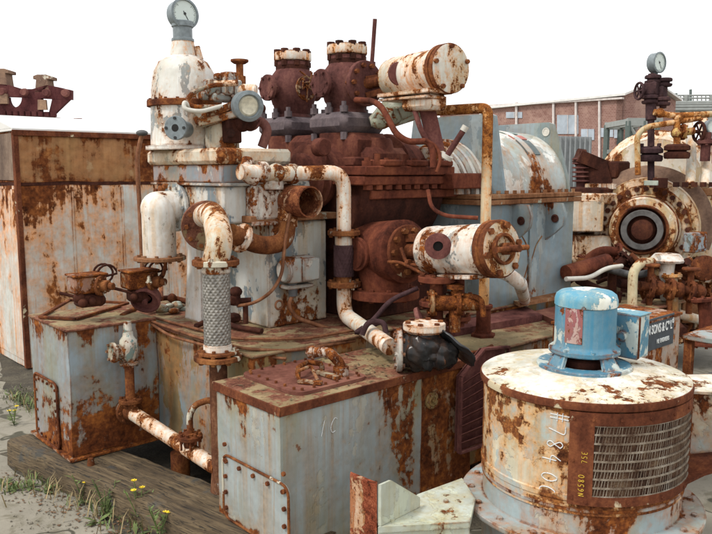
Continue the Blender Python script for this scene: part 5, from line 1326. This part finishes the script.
# rusty beam machine beyond the shed
fd = 11.5
def f8(x, y, d=fd): return px(x, y, d=d)
rb = thing('rusty_beam', f8(20, 118), 'dark riveted beam with two capped lugs showing above the shed roof', 'beam')
th = V((.669, .743, 0)) * .35
def arc(x, y, rx, ry, a0, a1, n=10): return [f8(x + rx * math.cos(R(a0 + (a1 - a0) * k / n)), y + ry * math.sin(R(a0 + (a1 - a0) * k / n))) for k in range(n + 1)]
b = MB()
b.prism([f8(-8, 86), f8(0, 84), f8(9, 85), f8(22, 89), f8(32, 89), f8(47, 85), f8(58, 87), f8(71, 90), f8(71, 99.5), f8(55, 99), f8(22, 97.2), f8(8, 96.8), f8(-8, 96)], th * .3)
b.prism([f8(-8, 96.5), f8(8, 97.1)] + arc(15, 97.2, 6.8, 10, 180, 0, 14) + [f8(22, 97.5), f8(41, 98.3), f8(41, 118), f8(-8, 116)], th * .28)
b.prism([f8(52, 99.2), f8(69, 99.6), f8(52, 116), f8(48, 116)], th * .25)
b.prism([f8(-8, 115), f8(50, 116), f8(62, 118), f8(62, 122), f8(-8, 120)], th)
for k in range(9): q = f8(4 + k * 6.2, 115.5 + k * .15); b.cyl(q, q + Z * .07, .05, seg=6)
b.build('plate', rusty('beam_rust', (.035, .011, .012), (.075, .024, .024), (.12, .045, .04), 4), rb)
b = MB()
for x in (3, 25, 47, 66): b.cyl(f8(x, 92 + .02 * x), f8(x, 92 + .02 * x) - V((.669, .743, 0)) * .08, .065, .05, 14)
b.build('rivet', M['plum'], rb)
for x0, x1, y in ((-6, 8, 82), (33, 50, 88)):
    b = MB(); b.prism([f8(x0 + 2, y + 4), f8(x0 + 3, y - 9), f8(x1 - 3, y - 9), f8(x1 - 1, y + 4)], th * .7); b.prism([f8(x0, y - 9), f8(x0, y - 12), f8(x0 + 4, y - 13.5), f8(x1 - 4, y - 13.5), f8(x1, y - 12), f8(x1, y - 9)], th * .8); b.build('lug', M['hood'], rb)
    b = MB(); b.prism([f8(x0 + 6, y + 12), f8(x0 + 14, y + 12), f8(x0 + 15, y + 22), f8(x0 + 6, y + 22)], th * -.15); b.build('stub', M['hood'], rb)
for x in (75, 79): pass
b = MB(); q = px(78, 120.5, d=10.5); b.cyl(q - Z * .08, q + Z * .03, .03); b.cyl(q + Z * .0, q + Z * .03, .06)
b.solo('roof_knob', M['plum'], 'small dark knob on the shed roof', 'knob', q - Z * .08)

# ------------------------------------------------------------------ background buildings
def brick_mat():
    N = NT('old_brick'); co = N.coord(False)
    br = N.n('ShaderNodeTexBrick'); sx = N.n('ShaderNodeSeparateXYZ'); N.l(co, sx.inputs[0]); cx_ = N.n('ShaderNodeCombineXYZ'); N.l(N.math('ADD', sx.outputs[0], sx.outputs[1]), cx_.inputs[0]); N.l(sx.outputs[2], cx_.inputs[1]); N.l(cx_.outputs[0], br.inputs['Vector'])
    br.inputs['Scale'].default_value = 2.5; br.inputs['Color1'].default_value = (.20, .095, .075, 1); br.inputs['Color2'].default_value = (.27, .15, .12, 1); br.inputs['Mortar'].default_value = (.36, .27, .22, 1); br.inputs['Mortar Size'].default_value = .015
    n = N.noise(co, .35, 8, .65); c = N.mix(N.mr(n, .5, .66), br.outputs[0], (.42, .28, .22)); c = N.mix(N.mr(N.noise(co, .8, 6, .6), .58, .7), c, (.16, .07, .055))
    N.set(N.b.inputs['Base Color'], c); N.b.inputs['Roughness'].default_value = .9
    return N.mat
M['brick'] = brick_mat()
FD = 42.0
cn = px(623, 172, d=FD)                    # corner of the works
def far(x, y, k=0.0):
    """point on the long brick front, which runs away to the left; k metres proud of it"""
    wu = px(450, 172, d=FD * 1.28) - cn; nv = V((wu.y, -wu.x, 0)).normalized()
    if nv.dot(V((-.669, -.743, 0))) < 0: nv = -nv
    r = px(x, y, d=1.0) - V((0, 0, EYE)); o = cn + nv * k - V((0, 0, EYE))
    t = o.dot(nv) / r.dot(nv); return V((0, 0, EYE)) + r * t
wb = thing('brick_works', V((cn.x, cn.y, 0)), 'long red brick works with pale window panels and a pale roof across the yard', 'building')
wl = far(440, 108); wr = far(623, 96)
back = (wl - wr); back = V((-back.y, back.x, 0)).normalized()
if back.dot(V((.669, .743, 0))) < 0: back = -back
ez = wr.z; WD = 5.2
pL, pR = V((wl.x, wl.y, 0)), V((wr.x, wr.y, 0))
b = MB(); b.prism([pL, pR, pR + Z * ez, pL + Z * ez], back * .4)
gp = [pR, pR + back * WD, pR + back * WD + Z * ez, pR + back * WD * .5 + Z * (ez + .85), pR + Z * ez]
b.prism(gp, (pL - pR).normalized() * .4); b.build('wall', M['brick'], wb)
b = MB(); ov = (pR - pL).normalized() * .3
b.prism([pR + ov + Z * ez - back * .25, pR + ov + back * WD * .5 + Z * (ez + .9), pR + ov + back * WD * .5 + Z * (ez + 1.0), pR + ov + Z * (ez + .12) - back * .25], pL - pR)
b.prism([pR + ov + Z * ez + back * (WD + .2), pR + ov + back * WD * .5 + Z * (ez + .9), pR + ov + back * WD * .5 + Z * (ez + 1.0), pR + ov + Z * (ez + .12) + back * (WD + .2)], pL - pR)
b.build('roof', M['shed_roof'], wb)
M['pale_panel'] = plain('pale_panel', (.36, .41, .46), .6, 0, .35, .8)
M['pale_stone'] = plain('pale_stone', (.55, .50, .47), .8, 0, .2, 4)
def quad(mb, x0, y0, x1, y1, k, t=.1):
    mb.prism([far(x0, y0, k), far(x1, y0, k), far(x1, y1, k), far(x0, y1, k)], back * t)
for x0, x1, y0, y1 in ((557, 578, 115, 134), (581, 594, 129, 140), (600, 613, 128, 137), (614, 621, 128, 138), (506, 522, 112, 118)):
    b = MB(); quad(b, x0, y0, x1, y1, .05); f = b.build('window', M['pale_panel'], wb)
    b = MB(); xm = (x0 + x1) / 2; quad(b, xm - .25, y0, xm + .25, y1, .09, .03); b.build('frame', M['pale_stone'], f)
for x in (480, 516, 553, 575.5, 599): 
    b = MB(); quad(b, x - .9, 106 - (x - 440) * .05, x + .9, 172, .14); b.build('pilaster', M['pale_stone'], wb)
b = MB(); b.prism([far(440, 107.5, .2), far(622, 97, .2), far(622, 99, .2), far(440, 110, .2)], back * .2); b.build('gutter', M['pale_stone'], wb)
# low brick range at right
b = MB(); a_, c_ = px(655, 141, d=36), px(760, 139, d=36); b.prism([V((a_.x, a_.y, 0)), V((c_.x, c_.y, 0)), c_, a_], V((.669, .743, 0)) * 6)
b.solo('brick_range', M['brick'], 'low red brick range behind the pipe bridge at the right', 'building')
# grey fence panel
b = MB(); a_, c_ = px(558, 136, d=30), px(592, 137, d=30); a0_, c0_ = V((a_.x, a_.y, 0)), V((c_.x, c_.y, 0))
b.prism([a0_, c0_, c_, a_], V((.669, .743, 0)) * .3)
for k in range(7): q = a_.lerp(c_, (k + .5) / 7); b.bar(V((q.x, q.y, 0)) - V((.669, .743, 0)) * .03, V((q.x, q.y, q.z)) - V((.669, .743, 0)) * .03, .06, .12, V((.669, .743, 0)))
b.solo('grey_container', plain('panel_grey', (.22, .235, .24), .7, 0, .15, 3), 'tall ribbed grey container before the brick works', 'container')
# steel trestle and pipe bridge
M['steel_pale'] = plain('steel_pale', (.25, .265, .25), .6, 0, .15, 4)
M['steel_green'] = plain('steel_green', (.085, .11, .10), .6, 0, .2, 4)
td = 34.0
ts = thing('steel_trestle', px(640, 172, d=td), 'grey green cross braced steel trestle before the gable', 'trestle')
def t8(x, y, k=0): return px(x, y, d=td) + V((.669, .743, 0)) * k
b = MB()
for k in (0, 3):
    for x in (629, 644, 657): b = MB(); p = t8(x, 121, k); b.bar(V((p.x, p.y, 0)), p, .22, .22, U); b.build('post', M['steel_green'], ts)
b = MB(); 
for k in (0, 3):
    b.bar(t8(627, 122, k), t8(662, 122, k), .2, .35); b.bar(t8(629, 150, k), t8(658, 150, k), .15, .2)
for x in (629, 644, 657): b.bar(t8(x, 121.5, 0), t8(x, 121.5, 3), .2, .25)
b.build('girder', M['steel_pale'], ts)
b = MB()
for x0, x1 in ((629, 644), (644, 657)):
    b.bar(t8(x0, 124), t8(x1, 149), .1, .1, U); b.bar(t8(x0, 149), t8(x1, 124), .1, .1, U); b.bar(t8(x0, 151), t8(x1, 176), .1, .1, U); b.bar(t8(x0, 176), t8(x1, 151), .1, .1, U)
b.build('bracing', M['steel_pale'], ts)
pb = thing('pipe_bridge', px(690, 172, d=46), 'pale steel pipe bridge with railings crossing at the right', 'pipe bridge')
def r8(x, y, k=0): return px(x, y, d=46) + V((.669, .743, 0)) * k
b = MB()
for y in (103, 110, 104.5, 107): b.cyl(r8(660, y), r8(770, y - 1), .12)
for y, k in ((102, 2), (111, 2), (115, 1)): b.cyl(r8(660, y, k), r8(770, y - 1, k), .16)
b.build('pipe', M['steel_pale'], pb)
b = MB()
for x in (662, 686, 712, 738): b = MB(); p = r8(x, 95); b.bar(V((p.x, p.y, 0)), p, .25, .25, U); b.bar(r8(x, 112), r8(x, 112, 3), .2, .3); b.build('post', M['steel_pale'], pb)
b = MB()
for y in (95.5, 98.5): b.cyl(r8(668, y), r8(770, y - 1), .05, seg=8)
for k in range(24): b.cyl(r8(668 + k * 4.2, 95.5 - k * .03), r8(668 + k * 4.2, 103), .045, seg=6)
b.build('railing', M['steel_pale'], pb)
b = MB()
for k in range(9):
    x = 660 + k * 12
    b.bar(r8(x, 112), r8(x + 12, 103.5), .08, .08, U); b.bar(r8(x, 103.5), r8(x, 124, 1), .1, .1, U)
for x, y in ((668, 92), (676, 88), (690, 90), (705, 86)): b.cyl(r8(x, 104, 2), r8(x, y, 2), .09, seg=8)
b.build('bracing', M['steel_green'], pb)

# ------------------------------------------------------------------ weeds and grass at the sleeper
M['leaf'] = plain('leaf', (.11, .15, .045), .7, 0, .65, 9)
M['petal'] = plain('petal', (.75, .55, .03), .6, 0, .2, 30)
def weed(x, y, h, label, n=5, fl=3):
    p = px(x, y, z=.0); t = thing('weed', p, label, 'weed', 'yellow flowering weeds along the sleeper')
    b = MB(); f = MB(); tops = []
    for k in range(n):
        a_ = random.uniform(0, 6.28); l = V((math.cos(a_), math.sin(a_), 0)) * random.uniform(.02, .10); hh_ = h * random.uniform(.6, 1)
        pts = [p, p + l * .4 + Z * hh_ * .5, p + l + Z * hh_]; b.tube(fillet(pts, .1, 4), .0035, 0, 5); tops.append(pts[-1])
        for j in range(9):
            q = p.lerp(pts[1], j / 5) if j < 5 else pts[1].lerp(pts[2], (j - 4) / 5)
            t_ = random.uniform(0, 6.28); d_ = V((math.cos(t_), math.sin(t_), random.uniform(.1, .6))) * random.uniform(.03, .07); s_ = V((-d_.y, d_.x, 0)).normalized() * .008
            b.add([q, q + d_ * .5 - s_, q + d_, q + d_ * .5 + s_], [[0, 1, 2, 3]])
    b.build('stem', M['leaf'], t)
    for q in tops[:fl]:
        for k in range(7):
            a_ = k * .9; d_ = V((math.cos(a_), math.sin(a_), .25)) * .022; s_ = V((-d_.y, d_.x, 0)).normalized() * .009
            f.add([q, q + d_ * .6 - s_, q + d_, q + d_ * .6 + s_], [[0, 1, 2, 3]])
        f.ball(q + Z * .003, .008, seg=8, rings=6)
    if fl: f.build('blossom', M['petal'], t)
weed(140, 525, .30, 'tall yellow flowering weed leaning on the middle of the sleeper', 5, 3)
weed(82, 500, .22, 'yellow flowering weed with a single bloom before the sleeper', 4, 2)
weed(14, 425, .20, 'small yellow weed beyond the left end of the sleeper', 4, 3)
weed(160, 540, .28, 'leafy weed with two yellow heads nearest the tank', 5, 2)
weed(106, 515, .26, 'bushy green weed without blooms against the sleeper', 8, 0)
b = MB()
def blades(x0, y0, x1, y1, n, h0, h1, jit=.12):
    a_, c_ = px(x0, y0, z=0), px(x1, y1, z=0)
    for k in range(n):
        p = a_.lerp(c_, random.random()) + V((random.gauss(0, jit), random.gauss(0, jit), 0)); p.z = .003
        t_ = random.uniform(0, 6.28); d_ = V((math.cos(t_), math.sin(t_), 0)); h_ = random.uniform(h0, h1); s_ = V((-d_.y, d_.x, 0)) * random.uniform(.002, .005)
        m_ = p + d_ * h_ * .25 + Z * h_ * .6; e_ = p + d_ * h_ * .7 + Z * h_ * .85
        b.add([p - s_, p + s_, m_ + s_, e_, m_ - s_], [[0, 1, 2, 3, 4]])
blades(2, 486, 45, 487, 80, .02, .08, .09); blades(55, 490, 100, 512, 30, .03, .10, .06); blades(100, 514, 150, 534, 50, .03, .13, .07); blades(20, 398, 48, 412, 160, .03, .12, .10); blades(0, 392, 30, 400, 60, .02, .08, .1); blades(30, 478, 80, 495, 60, .02, .08, .06)
for x0, y0 in ((4, 484), (14, 490), (30, 487), (44, 492), (98, 522), (136, 536), (88, 503), (26, 404), (12, 398)):
    c = px(x0, y0, z=0)
    for k in range(9):
        t_ = random.uniform(0, 6.28); d_ = V((math.cos(t_), math.sin(t_), random.uniform(.15, .7))) * random.uniform(.05, .11); s_ = V((-d_.y, d_.x, 0)).normalized() * random.uniform(.012, .022)
        b.add([c, c + d_ * .5 - s_, c + d_ - Z * .01, c + d_ * .5 + s_], [[0, 1, 2, 3]])
b.mi = 1; blades(40, 489, 150, 532, 110, .05, .20, .10); blades(0, 480, 50, 492, 40, .04, .12, .1); blades(20, 400, 50, 410, 60, .04, .14, .1)
b.solo('grass', [M['leaf'], plain('dry_grass', (.26, .20, .10), .85, 0, .4, 12)], 'sparse green grass and ground weeds along the sleeper', 'grass', kind='stuff')
b = MB()
for k in range(420):
    x, y = random.choice(((random.uniform(0, 45), random.uniform(385, 410)), (random.uniform(20, 110), random.uniform(478, 530)), (random.uniform(0, 200), random.uniform(480, 534))))
    p = px(x, y, z=.006); r_ = random.uniform(.002, .008) * (2 if random.random() < .05 else 1); b.ball(p, r_, (1, random.uniform(.6, 1.2), .6), 6, 4)
b.solo('gravel', plain('gravel', (.20, .18, .14), .9, 0, .5, 30), 'small stones and crumbs on the yard by the sleeper', 'gravel', kind='stuff')
b = MB(); q = px(91, 465, z=.2); b.cyl(q + Z * .0, q + Z * .05, .028, .02, 12); b.solo('rust_bung', M['rust_orange'], 'little rusty bung on the sleeper under the cabinet corner', 'bung', q)

# odds and ends left on the deck by the cabinet
b = MB(); c = px(176, 309, z=DK + .03)
for k in range(14): b.ball(c + V((random.uniform(-.16, .16), random.uniform(-.12, .12), random.uniform(-.02, .04))), random.uniform(.03, .06), (1.3, 1, .6), 10, 7)
b.solo('rag', paint('rag_cloth', (.42, .50, .44), (.30, .22, .14), .25, .6, sc=9, ua=.45), 'crumpled pale green rag on the deck left of the braided hose', 'rag')
b = MB(); b.tube([px(122, 316, z=DK + .05), px(150, 300, z=DK + .10), px(172, 297, z=DK + .10), px(196, 304, z=DK + .06)], .022, .1)
for x, y in ((150, 301), (172, 298)): b.ball(px(x, y, z=DK + .10), .04)
b.cyl(px(161, 299, z=DK + .1), px(161, 284, z=DK + .1), .02)
b.solo('bent_pipe', M['rust'], 'low rusty pipe with two knuckles lying behind the round cap', 'pipe')
b = MB(); b.tube([px(196, 326, z=DK + .03), px(214, 318, z=DK + .05), px(236, 327, z=DK + .03), px(262, 331, z=DK + .03)], .02, .1)
b.box(px(232, 318, z=DK + .05), (.12, .1, .07), None, .02)
b.solo('fitting_line', M['rust_dark'], 'dark crusted pipe fitting at the foot of the tower behind the braided hose', 'fitting')

# flanged pipes and hoses crowding the foot of the right-hand turbine
def flanged(pts, d, r, mt, label, name='flanged_pipe'):
    b = MB(); P = [px(x, y, d=d) for x, y in pts]; b.tube(P, r, .1, 12)
    for q, a in ((P[0], P[1] - P[0]), (P[-1], P[-1] - P[-2])): b.flange(q, a, r * 1.9, .03, 6, .014)
    b.solo(name, mt, label, 'pipe')
flanged([(584, 262), (600, 250), (618, 252)], 7.7, .05, M['rust_red'], 'rusty flanged pipe bending toward the left of the shaft port')
flanged([(672, 340), (673, 300), (672, 276)], 7.2, .05, M['orange'], 'orange upright flanged pipe right of the valve run')
flanged([(612, 300), (612, 270), (626, 258)], 7.5, .045, M['rust_dark'], 'dark flanged pipe just left of the cream bent pipe')
flanged([(684, 262), (690, 276), (712, 280)], 7.4, .045, M['white_rust'], 'rust flecked white pipe running off the right edge')
flanged([(705, 345), (706, 318), (704, 300)], 6.9, .06, M['rust_red'], 'red upright flanged pipe behind the low steel table')
b = MB(); c = px(702, 268, d=7.3); b.lathe(c, V((-.6, -.7, .1)), [(0, 0), (.12, 0), (.125, .02), (.125, .07), (.09, .09), (0, .09)], 24); b.bolts(c + V((-.6, -.7, .1)).normalized() * .07, V((-.6, -.7, .1)), .105, 8, .016, .02)
b.solo('blind_flange', M['rust'], 'round rusty blind flange under the small blue box', 'flange')

# flakes of rust and dead leaves blown against the sleeper
b = MB()
for k in range(420):
    x = random.uniform(0, 215); y = 462 + x * .42 + abs(random.gauss(0, 16)) + 6
    if y > 545: continue
    p = px(x, y, z=.006); a_ = random.uniform(0, 6.28); l_ = random.uniform(.006, .028); d_ = V((math.cos(a_), math.sin(a_), random.uniform(-.05, .35))) * l_; s_ = V((-d_.y, d_.x, 0)) * random.uniform(.25, .7)
    b.add([p - s_, p + d_ * .6 - s_ * .6, p + d_, p + s_], [[0, 1, 2, 3]])
b.solo('debris', plain('rust_flake', (.13, .07, .035), .9, 0, .7, 5), 'flakes of rust and dead leaves on the yard along the sleeper', 'debris', kind='stuff')
# dark doorway in the brick gable end of the works
b = MB(); quad(b, 616.5, 141, 622, 172, .06); b.build('door', plain('door_dark', (.03, .03, .03), .8), wb)
